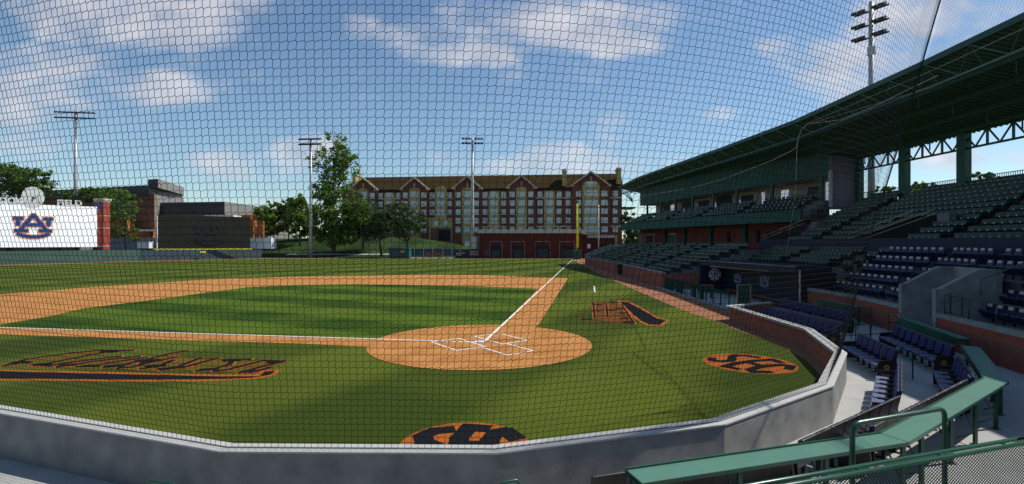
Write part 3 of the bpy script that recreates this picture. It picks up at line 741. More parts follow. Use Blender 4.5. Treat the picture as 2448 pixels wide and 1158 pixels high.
UZ = [3.85+.40*k for k in range(11)]
rowsU = [(25-24.8, UZ[0])] + [(25-24.8+.8*k, UZ[k]) for k in range(1, 11)]
deck(2, 50.2, lambda y: 24.8, rowsU, endx=34.6, z_end=UZ[-1])
m = MB(); m.box((24.78, 26, 3.72), (.16, 50, 1.46)); m.build('navy_wall', NAVY, gs)
# rear fence, columns, rear truss
m = MB()
y = 8.0
while y < 50: m.box((34.3, y, UZ[-1]+.62), (.03, .03, 1.1)); y += .16
m.box((34.3, 29, UZ[-1]+1.18), (.06, 42, .05)); m.box((34.3, 29, UZ[-1]+.1), (.05, 42, .05)); m.build('rear_railing', GREEND, gs)
COLY = [9.5, 15.3, 21.0, 26.8, 32.6, 38.3, 44.1, 49.9]
for y in COLY:
    m = MB(); m.box((33.8, y, 10.05), (.50, .75, 5.3)); m.box((33.8, y, 7.6), (.62, .90, .4)); m.build('column', GREEND, gs)
m = MB()
for i in range(len(COLY)-1):
    y0, y1 = COLY[i], COLY[i+1]; n = 6
    zt, zb = 12.35, 11.15
    m.bar((33.8, y0, zb), (33.8, y1, zb), .16, .14); m.bar((33.8, y0, zt), (33.8, y1, zt), .2, .2)
    for k in range(1, n): yy = y0+(y1-y0)*k/n; m.bar((33.8, yy, zb), (33.8, yy, zt), .12, .12) if k % 2 == 0 else None
    for k in range(n):
        ya, yb = y0+(y1-y0)*k/n, y0+(y1-y0)*(k+1)/n
        if k % 2: m.bar((33.8, ya, zb), (33.8, yb, zt), .09, .09)
        else: m.bar((33.8, ya, zt), (33.8, yb, zb), .09, .09)
m.build('rear_truss', GREEND, gs)
# ramps through the upper deck
for yy, xx in ((35.6, 25.0), (37.4, 25.0), (50.5, 25.1)):
    m = MB(); pr = [(xx, yy, 3.8), (xx, yy, 4.55), (xx+2.6, yy-2.2, 6.0), (xx+2.6, yy-2.2, 3.8)]
    m.slab(pr, (.07, .09, 0)); m.build('ramp_wall', DARKI, gs)
    m = MB(); m.tube([(xx-.3, yy+.25, 4.75), (xx+2.6, yy-2.2, 6.35)], .03, None, 6); m.tube([(xx-.3, yy+.25, 4.45), (xx+2.6, yy-2.2, 6.05)], .02, None, 6); m.build('ramp_rail', TRIM, gs)
for yy, xx in ((32.8, 27.8), (46.5, 27.6)):
    m = MB(); m.box((xx+.9, yy, 5.6), (2.2, .9, .9)); m.build('ramp_landing', CONCD, gs)
# roof
RF = [(-60, -24), (-20, -17), (8, -14), (18.5, -6), (22.6, 6), (23.8, 23.8), (24.2, 30), (24.7, 44.8), (23.6, 58), (22.2, 70), (20.7, 84), (20.6, 99.5)]  # stretch behind the camera is unseen, added to cut sky light on the wall
RZ = 14.7
RB = offset_path(RF, 10.4)
RB = [(p.x, p.y) for p in RB]
m = MB(); dz = -2.2
RL = [Vector(p) for p in RF]; m.mi(GDECK)
# deck as slab + ribs across
for i in range(len(RF)-1):
    a, b, c, d = RF[i], RF[i+1], RB[i], RB[i+1]
    m.hexa([(a[0], a[1], RZ), (b[0], b[1], RZ), (c[0], c[1], RZ+dz), (d[0], d[1], RZ+dz), (a[0], a[1], RZ+.18), (b[0], b[1], RZ+.18), (c[0], c[1], RZ+dz+.18), (d[0], d[1], RZ+dz+.18)])
    if i >= 3:
        L_ = (Vector(b)-Vector(a)).length; n = int(L_/.42)
        for k in range(n):
            f = (k+.5)/n; p = Vector((a[0], a[1], RZ-.05)).lerp(Vector((b[0], b[1], RZ-.05)), f); q = Vector((c[0], c[1], RZ+dz-.05)).lerp(Vector((d[0], d[1], RZ+dz-.05)), f)
            m.bar(p, q, .10, .10, GRIB)
m.build('roof_deck', None, gs)
for off in (2.4, 4.6, 6.8, 9.0):
    pl = offset_path(RF, off); m = MB(); zz = RZ + dz*off/10.4 - .28
    for i in range(3, len(pl)-1): m.bar((pl[i].x, pl[i].y, zz), (pl[i+1].x, pl[i+1].y, zz), .18, .36)
    # hangers
    for i in range(3, len(pl)-1):
        L_ = (pl[i+1]-pl[i]).length; n = max(1, int(L_/5.5))
        for k in range(n): p = pl[i].lerp(pl[i+1], (k+.5)/n); m.bar((p.x, p.y, zz), (p.x, p.y, zz-.95), .07, .07)
    m.build('purlin', GREEND, gs)
fe = MB(); pl = offset_path(RF, .05); pl2 = offset_path(RF, .75)
for i in range(3, len(pl)-1):
    fe.bar((pl[i].x, pl[i].y, RZ+.02), (pl[i+1].x, pl[i+1].y, RZ+.02), .12, .34)
    fe.bar((pl2[i].x, pl2[i].y, RZ-1.25), (pl2[i+1].x, pl2[i+1].y, RZ-1.25), .16, .14)
fe.build('front_edge_beam', GREEND, gs)
ft = MB()
for i in range(3, len(pl)-1):
    L_ = (pl[i+1]-pl[i]).length; n = max(1, int(L_/2.6))
    for k in range(n):
        p = pl[i].lerp(pl[i+1], k/n); q = pl2[i].lerp(pl2[i+1], (k+.5)/n); r = pl[i].lerp(pl[i+1], (k+1)/n); p2 = pl2[i].lerp(pl2[i+1], k/n)
        ft.bar((p.x, p.y, RZ-.15), (q.x, q.y, RZ-1.22), .06, .06); ft.bar((q.x, q.y, RZ-1.22), (r.x, r.y, RZ-.15), .06, .06)
        ft.bar((p2.x, p2.y, RZ-1.22), (p.x, p.y, RZ-.15), .05, .05)
ft.build('front_truss', TRUSSM, gs)
# stand mass behind the camera (unseen; added to shade the wall from sky, also closes the bowl)
m = MB()
for k in range(12):
    z = .9+.45*k; y0 = -2.6-.85*k
    m.hexa([(-34, y0-.85, -.2), (15+.5*k, y0-.85, -.2), (-34, y0, -.2), (14+.5*k, y0, -.2), (-34, y0-.85, z+1.2), (15+.5*k, y0-.85, z+1.2), (-34, y0, z+1.2), (14+.5*k, y0, z+1.2)])
m.build('seating_step', CONCD, gs)
m = MB(); m.box((-8, -20, 6.2), (64, .6, 13)); m.build('rear_wall', BRICKB, gs)
m = MB(); m.hexa([(-34, -2.6, .95), (16, -2.6, .95), (-3, 3.4, .95), (6.2, 5.6, .95), (-34, -2.6, 1.0), (16, -2.6, 1.0), (-3, 3.4, 1.0), (6.2, 5.6, 1.0)]); m.build('platform', CONCD, gs)

# press box / upper gallery farther along
FP = [(31.2, 50.3), (28.3, 60), (25.3, 76), (23.0, 92)]
def band(path, off0, off1, z0, z1, m):
    A = offset_path(path, off0); B = offset_path(path, off1); mb = MB()
    for i in range(len(A)-1):
        mb.hexa([(q.x, q.y, z) for z in (z0, z1) for q in (A[i], A[i+1], B[i], B[i+1])])
    return mb
band(FP, 0, .3, 10.7, 13.6, 0).build('upper_fascia', GFASC, gs)
band(FP, -3.6, -3.4, 6.2, 7.35, 0).build('gallery_fascia', GFASC, gs)
band(FP, -3.4, 3.5, 6.3, 6.5, 0).build('gallery_floor', GREEND, gs)
for k in range(4): band(FP, -3.3+.85*k, 0, 6.5, 7.0+.42*k, 0).build('gallery_step', CONCD, gs)
band(FP, 3.0, 3.2, 8.2, 10.7, 0).build('suite_wall', SUITE, gs)
band(FP, 0.3, 3.2, 10.72, 10.9, 0).build('suite_ceiling', CONCD, gs)
band(FP, .02, .2, 3.2, 6.3, 0).build('gallery_brick_wall', BRICKB, gs)
WGLOW = mat('window_sky_glow', (.7, .75, .8), .5, var=.02); b_ = WGLOW.node_tree.nodes['Principled BSDF']; b_.inputs['Emission Color'].default_value = (.75, .85, 1, 1); b_.inputs['Emission Strength'].default_value = .35  # added glow stands in for sky seen through the suite windows
pf = offset_path(FP, -.05); ps = offset_path(FP, 2.9); pb = offset_path(FP, -.12)
Lf = sum((pf[i+1]-pf[i]).length for i in range(3))
def on(pl, f):
    q = along([Vector((p.x, p.y, 0)) for p in pl], f); q2 = along([Vector((p.x, p.y, 0)) for p in pl], min(1, f+.01)); q1 = along([Vector((p.x, p.y, 0)) for p in pl], max(0, f-.01))
    t = (q2-q1).normalized(); return q, math.atan2(t.y, t.x)
for f in (.02, .17, .31, .43, .55, .67, .79, .92):
    q, r = on(pf, f); m = MB(); m.box((q.x, q.y, 9.4), (.38, .25, 2.7), None, r); m.build('gallery_post', GREEND, gs)
random.seed(4)
for f, w_, z0, z1, mt in ((.06, .9, 8.6, 10.5, WGLOW), (.11, 1.2, 8.3, 10.2, DGREY), (.20, 1.0, 8.6, 10.2, WGLOW), (.245, .5, 8.9, 9.6, WGLOW), (.285, .4, 8.7, 10.3, WGLOW), (.36, 2.2, 8.2, 10.2, NAVY), (.40, .6, 8.9, 9.6, WGLOW), (.48, 3.5, 8.2, 10.6, NAVY), (.53, 1.0, 9.0, 9.8, WGLOW), (.6, 2.6, 8.2, 10.3, NAVY), (.72, 3.0, 8.2, 10.5, DGREY), (.74, .5, 8.9, 9.5, WGLOW), (.84, 1.2, 8.3, 10.4, WGLOW), (.88, 3, 8.2, 10.5, DGREY)):
    q, r = on(ps, f); m = MB(); m.box((q.x, q.y, (z0+z1)/2), (w_, .12, z1-z0), None, r); m.build('suite_panel', mt, gs)
for f in (.1, .27, .44, .6, .75):
    q, r = on(pb, f); m = MB(); m.box((q.x, q.y, 4.8), (.7, .5, 3.1), None, r); m.build('pillar', GFASC, gs)
for f, w_, z0, z1 in ((.18, .5, 4.0, 5.4), (.35, .5, 4.0, 5.4), (.22, .4, 4.2, 5.6)):
    q, r = on(pb, f); m = MB(); m.box((q.x, q.y, (z0+z1)/2), (w_, .2, z1-z0), None, r); m.build('door', DARKI, gs)
# window with white frame at the far end and glazed stair screen
for f, w_ in ((.885, 2.6), (.69, 2.2)):
    q, r = on(pb, f); fr = MB(); fr.box((q.x, q.y, 4.5), (w_, .16, 2.0), WFRAME, r); o = fr.build('window', None, gs)
    gl = MB(); R_ = Matrix.Rotation(r, 3, 'Z')
    nn = 3 if f > .8 else 1
    for a in range(nn):
        c = Vector((q.x, q.y, 4.5)) + R_ @ Vector(((a-(nn-1)/2)*w_/nn, .06, 0)); gl.box(c, (w_/nn-.15, .14, 1.75), DARKI if nn == 3 else GFASC, r)
    gl.build('pane', None, o)
q, r = on(pb, .97); m = MB()
for k in range(14): m.box((q.x-1.0+k*.22, q.y-2, 4.4), (.05, .05, 2.4))
m.box((q.x+.5, q.y-1.9, 5.6), (3.4, .1, .1)); m.build('stair_screen', GALV, gs)
m = MB(); m.box((32.45, 50.25, 10.0), (2.5, .3, 5.2)); m.build('end_wall', LAV, gs)
m = MB(); m.box((31.1, 50.0, 9.4), (.25, .25, 3.6)); m.build('corner_post', WFRAME, gs)
# far canopy piece at the tip
m = MB(); m.box((21.5, 97.5, 10.6), (3.0, 4.0, .3)); m.build('stair_canopy', GREEND, gs)
m = MB()
for k in range(6):
    m.bar((20.8+k*.35, 99, 14.4-.1*k), (22.6, 96, 11.6+.1*k), .06, .06)
m.build('end_bracing', GREEND, gs)
# right-field lower stand
RW = [(13.9, 47.3), (14.2, 60), (14.15, 73), (13.8, 97)]
bb = MB(); cc_ = MB(); u = 0
for i in range(3):
    a, b = RW[i], RW[i+1]; bb.wallquad(b, a, -.05, 1.3, BRICK, u); u += (Vector(b)-Vector(a)).length
bb.wallquad(RW[-1], (24.5, 97.5), -.05, 1.3, BRICK, u); bb.wallquad((19, 47.2), RW[0], -.05, 1.3, BRICK, u)
bb.build('field_wall', None, gs)
A = offset_path(RW, -.03); B = offset_path(RW, .3)
for i in range(3): cc_.hexa([(q.x, q.y, z) for z in (1.3, 1.42) for q in (A[i], A[i+1], B[i], B[i+1])])
cc_.build('field_wall_cap', CONC, gs)
def frontR(y): return 14.1
rowsR = [(.1, .95)] + [(1.0+.9*k, 1.25+.29*k) for k in range(8)]
deck(47.3, 97, frontR, rowsR, endx=33, z_end=3.28)
m = MB(); m.slab([(13.9, 97.1, 0), (13.9, 97.1, 1.9), (15.5, 97.1, 2.6), (18.6, 97.1, 3.75), (22.5, 97.1, 3.75), (22.5, 97.1, 0)], (0, .35, 0)); m.build('end_wall', CONC, gs)
m = MB(); m.box((30, 97.2, 1.6), (15, .3, 3.3)); m.build('rear_wall', BRICKB, gs)
# aisle rails in the lower bowl
def prail(pts, label, r=.02): return rail('handrail', label, [pts], r)
prail([P(2180, 657, 25.0), P(2281, 606, 27.3), P(2286, 609, 27.4), P(2286, 637, 27.4)], 'sloping green stair rail above the left tunnel wall')
prail([P(2344, 705, 19.3), P(2345, 670, 19.3), P(2448, 628, 20.5)], 'sloping green stair rail right of the tunnel')
prail([P(2330, 640, 27), P(2330, 602, 27), P(2312, 599, 27.2)], 'short green rail end against the navy wall')
def wallrail(path, label, z0=1.25, h=.78):
    o0 = Vector((path[0][0], path[0][1], z0)); t = thing('wall_railing', label, 'railing', tuple(o0), 0, 'green pipe railings on the brick wall')
    m = MB()
    m.tube([Vector((x, y, z0+h))-o0 for x, y in path], .022, None, 6); m.build('top_rail', GREEN, t, smooth=True)
    m = MB(); m.tube([Vector((x, y, z0+.06))-o0 for x, y in path], .016, None, 6); m.build('bottom_rail', GREEN, t, smooth=True)
    for i in range(len(path)-1):
        L_ = (Vector(path[i+1])-Vector(path[i])).length; n = max(1, int(L_/1.3))
        for k in range(n):
            p = Vector(path[i]).lerp(Vector(path[i+1]), k/n); m = MB(); m.tube([Vector((p.x, p.y, z0))-o0, Vector((p.x, p.y, z0+h))-o0], .022, None, 6); m.build('post', GREEN, t, smooth=True)
wallrail([(17.75, 21.0), (16.78, 16.6), (15.5, 11)], 'green pipe railing on the brick wall right of the tunnel')
wallrail([(19.1, 28.0), (18.3, 24.2)], 'green pipe railing on the brick wall left of the tunnel')
urail((17.9, 20.9), (17.75, 20.2), 1.25, 2.15, 'tall green loop rail beside the right tunnel wall', .022, .08)

# ------------------------------------------------------------------ navy bowl seats with pale headrest patch
def navy_seat():
    t = thing('folding_seat', 'x', 'seat')
    R = Matrix.Rotation(radians(10), 3, 'X')
    m = MB(); m.box((0, -.20, .60), (.45, .06, .52), None, R=R); m.build('backrest', NAVYS, t, bevel=.02)
    m = MB(); m.box((0, -.205, .79), (.26, .05, .13), None, R=R); m.build('headrest_patch', PINK, t, bevel=.015)
    m = MB(); m.box((0, -.02, .44), (.42, .10, .36), None, R=Matrix.Rotation(radians(-38), 3, 'X')); m.build('seat', NAVYS, t, bevel=.03)
    m = MB(); m.box((-.25, -.05, .55), (.04, .30, .03)); m.box((-.25, -.15, .30), (.05, .06, .52)); m.build('armrest', BLACK, t)
    m = MB(); m.box((-.25, .09, .585), (.03, .03, .02)); m.build('number_plate', WFRAME, t)
    return t
NV = navy_seat(); fl_ = [False]
rowname = ['bottom', 'second', 'middle', 'fourth', 'top']
def bowl_row(k, ya, yb, where):
    t = 1.85+.85*k - .12 if k else 1.85-.12
    a = (front(ya)+t, ya); b = (front(yb)+t, yb)
    seat_row(a, b, LZ[k], 'navy seat with pale patch in the %s row %s' % (rowname[k], where), src=NV, flag=fl_, spacing=.56, group='navy seats of the lower bowl', facing=.16)
for k in range(5):
    if k < 2:
        bowl_row(k, 24.9, 28.0, 'left of the concrete tunnel'); bowl_row(k, 13.0, 20.8, 'right of the concrete tunnel')
    else:
        bowl_row(k, 24.9, 28.0, 'far left of the tunnel top'); bowl_row(k, 21.9, 24.3, 'just above the concrete tunnel'); bowl_row(k, 13.0, 20.8, 'right of the aisle above the tunnel')
for k in range(5):
    bowl_row(k, 28.5, 32.8, 'beside the dugout end')

# ------------------------------------------------------------------ green seats: 300 nearest one by one, the rest as one mass
def green_seat_mb(mb, M, dot=True, detail=True):
    def bx(c, s_, m, rx=0):
        R = Matrix.Rotation(rx, 3, 'X'); hx, hy, hz = [q/2 for q in s_]
        mb.hexa([M @ (Vector(c) + R @ Vector((x*hx, y*hy, z*hz))) for z in (-1, 1) for y in (-1, 1) for x in (-1, 1)], m)
    bx((0, -.20, .62), (.47, .05, .50), GSEAT, .17)
    bx((0, -.02, .44), (.43, .07, .34), GSEAT, -.55)
    if detail:
        bx((-.26, -.08, .34), (.05, .22, .56), BLACK); bx((0, -.12, .36), (.44, .04, .04), BLACK)
    if dot: bx((-.25, .05, .62), (.075, .03, .07) if detail else (.11, .03, .09), WFRAME)
gm_ = MB(); green_seat_mb(gm_, Matrix.Identity(4)); GS = gm_.build('green_seat', None, fix=True); tag(GS, 'x', 'seat', 'green seats of the covered stand')
spots = []
secname = ['in the upper deck right of the double ramp', 'in the upper deck left of the double ramp']
random.seed(3)
for k in range(11):
    y = 9.5
    while y < 50:
        x = 25.0+.8*k+.5
        aisle = any(abs(y-c) < .6 for c in (22.5, 30.2, 43.0, 49.0))
        ramp = (k < 4 and (33.0 < y < 37.6 or 46.8 < y < 50.5))
        if not aisle and not ramp: spots.append((x, y, UZ[k], k, 'U'))
        y += .50
low = []
for k in range(4):
    y = 33.5
    while y < 48.5:
        if not any(abs(y-c) < .6 for c in (35.0, 41.5)): low.append((18.95+2.5+.8*k+.5, y, 2.15+.28*k, k, 'M'))
        y += .50
allv = [s_ for s_ in spots+low if s_[0] < s_[1]*1.0+.4]
allv.sort(key=lambda s_: s_[0]**2+s_[1]**2)
near = allv[:300]; far = allv[300:] + [s_ for s_ in spots+low if s_[0] >= s_[1]*1.0+.4]
first = True
wordrow = ['lowest', 'second lowest', 'third lowest', 'fourth lowest', 'fifth lowest', 'middle', 'fifth highest', 'fourth highest', 'third highest', 'second highest', 'highest']
for x, y, z, k, sec in near:
    o = GS if first else GS.copy()
    if not first: col.objects.link(o)
    first = False
    o.location = (x, y, z); o.rotation_euler = (0, 0, pi/2 + random.uniform(-.02, .02))
    if sec == 'U': o['label'] = 'dark green folding seat in the %s row of the upper deck' % wordrow[k]
    else: o['label'] = 'dark green folding seat in the %s row behind the dugout roof' % wordrow[min(k, 4)]
sm = MB()
for x, y, z, k, sec in far: green_seat_mb(sm, Matrix.Translation((x, y, z)) @ Matrix.Rotation(pi/2, 4, 'Z'), True, True)
for k in range(9):
    y = 48.0
    while y < 96:
        if not any(abs(y-c) < .7 for c in (56, 65, 74, 83, 91)):
            if random.random() < .97: green_seat_mb(sm, Matrix.Translation((14.1+.55+.9*k, y, ([.95]+[1.25+.29*q for q in range(8)])[k])) @ Matrix.Rotation(pi/2, 4, 'Z'), True, False)
        y += .58
tag(sm.build('distant_green_seats', None, fix=False), 'mass of distant dark green seats stretching toward the foul pole', 'seats', kind='stuff')
sm = MB()
for k in range(4):
    pl = offset_path(FP, -3.3+.85*k+.5); L_ = sum((pl[i+1]-pl[i]).length for i in range(3)); n = int(L_/.6)
    for i in range(n):
        if i % 14 in (0, 1): continue
        q = along([Vector((p.x, p.y, 0)) for p in pl], (i+.5)/n)
        green_seat_mb(sm, Matrix.Translation((q.x, q.y, 7.0+.42*k)) @ Matrix.Rotation(pi/2+.15, 4, 'Z'), True, False)
tag(sm.build('gallery_seats', None, fix=False), 'mass of dark seats on the upper gallery under the roof', 'seats', kind='stuff')

# ------------------------------------------------------------------ dugout
dg = thing('dugout', 'low navy dugout with a flat roof beyond the brick wall', 'dugout', (0, 0, 0))
FL = [(16.45, 44.5), (18.45, 33.2)]; BL = [(18.6, 44.5), (20.9, 33.3)]
m = MB(); m.hexa([(FL[0][0], FL[0][1]+.3, 2.2), (FL[1][0], FL[1][1], 2.2), (BL[0][0]+.6, BL[0][1]+.3, 2.2), (BL[1][0]-.1, BL[1][1], 2.2), (FL[0][0], FL[0][1]+.3, 2.58), (FL[1][0], FL[1][1], 2.58), (BL[0][0]+.6, BL[0][1]+.3, 2.62), (BL[1][0]-.1, BL[1][1], 2.62)]); m.build('roof', NAVY, dg)
m = MB(); m.bar((FL[0][0]-.06, FL[0][1], 2.6), (FL[1][0]-.06, FL[1][1], 2.6), .1, .05); m.build('roof_edge', CAPD, dg)
m = MB(); m.bar((FL[0][0]+.5, FL[0][1]-1, 2.14), (FL[1][0]-.2+.3, FL[1][1]+3.5, 2.14), .25, .10); m.build('soffit_beige_strip', TRIM, dg)  # beige strip on the underside of the roof slab
m = MB(); m.hexa([(BL[0][0], BL[0][1], -.2), (BL[1][0], BL[1][1], -.2), (BL[0][0]+.2, BL[0][1], -.2), (BL[1][0]+.2, BL[1][1], -.2), (BL[0][0], BL[0][1], 2.2), (BL[1][0], BL[1][1], 2.2), (BL[0][0]+.2, BL[0][1], 2.2), (BL[1][0]+.2, BL[1][1], 2.2)]); m.build('back_wall', NAVY, dg)
m = MB(); m.box((17.55, 44.65, 1.0), (2.4, .3, 2.4)); ew = m.build('end_wall', NAVY, dg)
sec_logo('emblem', frame((17.62, 44.48, 1.38), (1, 0, 0), (0, 0, 1)), .53, NAVY, WHITE, ew, w=.13)
m = MB(); m.box((19.7, 33.35, 1.0), (2.4, .25, 2.4)); m.build('end_wall', DARKI, dg)
m = MB(); m.box((18.55, 33.0, 1.15), (.08, .08, 2.5)); m.build('post', WFRAME, dg)
t_ = (Vector((BL[1][0], BL[1][1], 0))-Vector((BL[0][0], BL[0][1], 0))).normalized()
for dd, s_ in ((42.9, .40), (39.7, .44)):
    f = (44.5-dd)/11.2; x = BL[0][0]+(BL[1][0]-BL[0][0])*f
    au_logo('emblem', frame((x-.03, dd, 1.2), t_, (0, 0, 1)), s_, NAVY, EMB, dg, wf=.12, wo=.34)
m = MB(); m.hexa([(13.5, 30.6, -.23), (19.0, 28.3, -.23), (13.5, 47.1, -.23), (18.6, 47.1, -.23), (13.5, 30.6, -.12), (19.0, 28.3, -.12), (13.5, 47.1, -.12), (18.6, 47.1, -.12)]); m.build('floor', CONCF, dg)
m = MB(); m.bar((13.42, 29.8, -.05), (13.42, 47.2, -.05), .34, .26); m.build('kerb', CONC, dg)
m = MB(); m.box((18.1, 36.5, .25), (.5, 13, .06)); 
for y in (31, 34, 37, 40, 42): m.box((18.1, y, .05), (.4, .1, .4))
m.build('bench', WOOD, dg)
fr = thing('dugout_rail', 'green padded safety rail along the dugout kerb', 'railing', (13.9, 38, -.12))
m = MB(); m.box((0, 1.5, 1.02), (.12, 13.6, .20)); m.build('top_pad', PADG, fr)
for y in (-5.2, -3.9, -2.6, -1.3, 0.2, 1.7, 3.2, 4.8, 6.4, 8.2): m = MB(); m.box((0, y, .5), (.07, .07, .96)); m.build('post', GREEND, fr)
for y, l in ((7.1, 2.4), (4.4, 1.6), (-.6, .5), (.9, .5)): m = MB(); m.box((-.05, y, .56), (.10, l, 1.0)); m.build('pad_panel', PADG, fr)
sc_ = thing('screen_frame', 'small upright green mesh screen with pale frame by the end of the brick wall', 'screen', (13.35, 30.35, -.1))
m = MB()
for a, b in (((0, 0, 0), (0, 0, 1.75)), ((.78, -.02, 0), (.78, -.02, 1.78)), ((0, 0, 1.75), (.78, -.02, 1.78))): m.bar(a, b, .045, .045)
m.build('frame', TRIM, sc_)
m = MB(); m.box((.39, -.01, .95), (.72, .02, 1.5)); m.build('mesh_panel', GFASC, sc_)
bx_ = thing('equipment_box', 'brown wooden box on posts at the near end of the dugout rail', 'box', (15.2, 39.9, -.12))
m = MB(); m.box((0, 0, .80), (.95, .5, .38)); m.build('box', WOOD, bx_, bevel=.02)
for x in (-.35, .35): m = MB(); m.box((x, 0, .31), (.1, .3, .62)); m.build('leg', GREEND, bx_)
bk = MB(); bk.tube([(0, 0, 0), (0, 0, .5)], .22, None, 14, r2=.26); tag(bk.build('bucket', WOOD, loc=(15.1, 32.1, -.12)), 'round brown bucket standing behind the mesh screen in the dugout', 'bucket')
# small camera box on the right-field wall
cb_ = MB(); cb_.box((0, 0, 0), (.5, .6, 1.3)); cb_.box((-.27, -.05, .2), (.1, .4, .5)); tag(cb_.build('equipment_case', BLACK, loc=(13.85, 66, .75), bevel=.03), 'black equipment case hung on the brick field wall halfway to the pole', 'case')

# ------------------------------------------------------------------ outfield
def X(px, d): return (px-CX)/F*d
OW = [(-118, 59), (-93.8, 93.5), (-81.8, 112.5), (-64.3, 131.6)]
ow = thing('outfield_wall', 'long plain green outfield wall below the white scoreboard', 'wall', (0, 0, 0))
def wallpath(path, th, z0, z1):
    A = [Vector(p) for p in path]; B = offset_path(path, -th); m = MB()
    for i in range(len(A)-1): m.hexa([(q.x, q.y, z) for z in (z0, z1) for q in (A[i], A[i+1], B[i], B[i+1])])
    return m
wallpath(OW[:3], .3, -.1, 2.5).build('wall_panel', FENCEG, ow); wallpath(OW[2:], .3, -.1, 2.32).build('padded_panel', FENCEB, ow)
yl = MB(); a = P(368, 597.3, 116); b = P(603, 596.6, 128.5); yl.bar(a+Vector((0, -.3, .1)), b+Vector((0, -.3, .1)), .4, .30); yl.build('yellow_top_line', YELLOW, ow)
m = MB(); q = P(486, 602.6, 121.5); m.box((q.x+.3, q.y-.6, q.z), (1.2, .1, .38), None, .75); m.build('yellow_marker', YELLOW, ow)
# batter's eye
be = thing('batters_eye', 'very dark green blank screen wall with a faint dark emblem above the yellow line', 'screen', (0, 0, 0))
a = P(376.5, 560, 120); b = P(598, 560, 132)
def plane_pt(px, py, a, b, off=0.0):
    t = Vector((b.x-a.x, b.y-a.y, 0)).normalized(); n = Vector((t.y, -t.x, 0)); o = Vector((a.x, a.y, 0)) + n*off; k = (px-CX)/F
    s_ = (k*o.y-o.x)/(t.x-k*t.y); y = o.y+t.y*s_; return Vector((k*y, y, H-(py-CY)/F*y))
def panel(a, b, z0, z1, th, m, name, parent):
    a = Vector((a[0], a[1], 0)); b = Vector((b[0], b[1], 0)); t = (b-a).normalized(); n = Vector((-t.y, t.x, 0))*th
    mb = MB(); mb.hexa([(q.x, q.y, z) for z in (z0, z1) for q in (a, b, a+n, b+n)]); return mb.build(name, m, parent)
panel(a, b, 2.2, 10.6, .5, EYE, 'screen_panel', be)
t = Vector((b.x-a.x, b.y-a.y, 0)).normalized(); c = plane_pt(502, 558, a, b, .02); au_logo('emblem', frame(c, t, (0, 0, 1)), 2.65, EYE, DARKI, be, wf=.12, wo=.36, z0=.05)
m = MB(); m.box((a.x-.1, a.y-.1, 6.2), (.3, .3, 8.2)); m.build('edge_post', WFRAME, be)
# scoreboard
sb = thing('scoreboard', 'huge blank white scoreboard back with a blue and orange interlocked emblem', 'scoreboard', (0, 0, 0))
a = P(-70, 540, 97); b = P(232, 540, 110)
zt_a, zb_a = 12.0, 3.1
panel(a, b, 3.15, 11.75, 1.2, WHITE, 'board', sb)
t = Vector((b.x-a.x, b.y-a.y, 0)).normalized(); c = plane_pt(80, 539, a, b, .02); n = Vector((t.y, -t.x, 0))
BRD = mat('board_added_glow', (.80, .80, .80), .6, var=.02); q_ = BRD.node_tree.nodes['Principled BSDF']; q_.inputs['Emission Color'].default_value = (1, 1, 1, 1); q_.inputs['Emission Strength'].default_value = .42  # glow added to whiten the board, sunlight alone leaves it dull
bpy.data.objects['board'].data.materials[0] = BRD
au_logo('emblem', frame(c+n*.05, t, (0, 0, 1)), 2.4, BLUEL, ORANGEL, sb, wf=.25, wo=.40, z0=.02)
for px in (14, 134, 180, 228):
    f = (px+70)/302; q = Vector((a.x, a.y, 0)).lerp(Vector((b.x, b.y, 0)), f) - n*.6; m = MB(); m.box((q.x, q.y, 1.6), (.7, .5, 3.1), None, .4); m.build('post', DARKI, sb)
panel(P(-60, 594, 99.5), P(190, 594, 111), 2.3, 3.12, .3, DGREY, 'lower_rail', sb); panel(P(190, 594, 111), P(229, 594, 111.6), 2.3, 3.12, .3, WHITE, 'lower_panel', sb)
def text3d(s, size, ext, name, m, M, parent=None, align='LEFT'):
    cu = bpy.data.curves.new('t', 'FONT'); cu.body = s; cu.size = size; cu.extrude = ext; cu.align_x = align; cu.offset = size*.04
    o = bpy.data.objects.new('t', cu); col.objects.link(o); dg_ = bpy.context.evaluated_depsgraph_get()
    me = bpy.data.meshes.new_from_object(o.evaluated_get(dg_)); bpy.data.objects.remove(o); me.name = name; me.transform(M); me.materials.clear(); me.materials.append(m)
    r = bpy.data.objects.new(name, me); col.objects.link(r)
    if parent: r.parent = parent
    return r
c = plane_pt(-6, 487, a, b, .0); text3d('OCK', 1.62, .12, 'lettering', WHITE, frame(Vector((c.x, c.y, 11.80)), t, (0, 0, 1)), sb)
c = plane_pt(136, 494, a, b, .0); text3d('FIELD', 1.62, .12, 'lettering', WHITE, frame(Vector((c.x, c.y, 11.80)), t, (0, 0, 1)), sb)
m = MB(); c = plane_pt(79, 472, a, b, .1); Mb = frame(c, t, (0, 0, 1)); nn = 40
m.slab([Mb @ Vector((1.72*cos(2*pi*i/nn), 2.1*sin(2*pi*i/nn), 0)) for i in range(nn)], -n*.4)
bal = m.build('ball_sign', WHITE, sb)
m = MB()
for sg in (-1, 1): m.tube([Mb @ Vector((sg*(1.9-1.1*cos(a_)), 1.75*sin(a_)*1.0, .03)) for a_ in [(-1+2*k/10)*1.0 for k in range(11)]], .045, None, 4)
m.build('seam', STONE, bal)
m = MB(); m.box(tuple(Mb @ Vector((.1, -.1, .05))), (.7, .3, .25)); m.build('bracket', DGREY, bal)
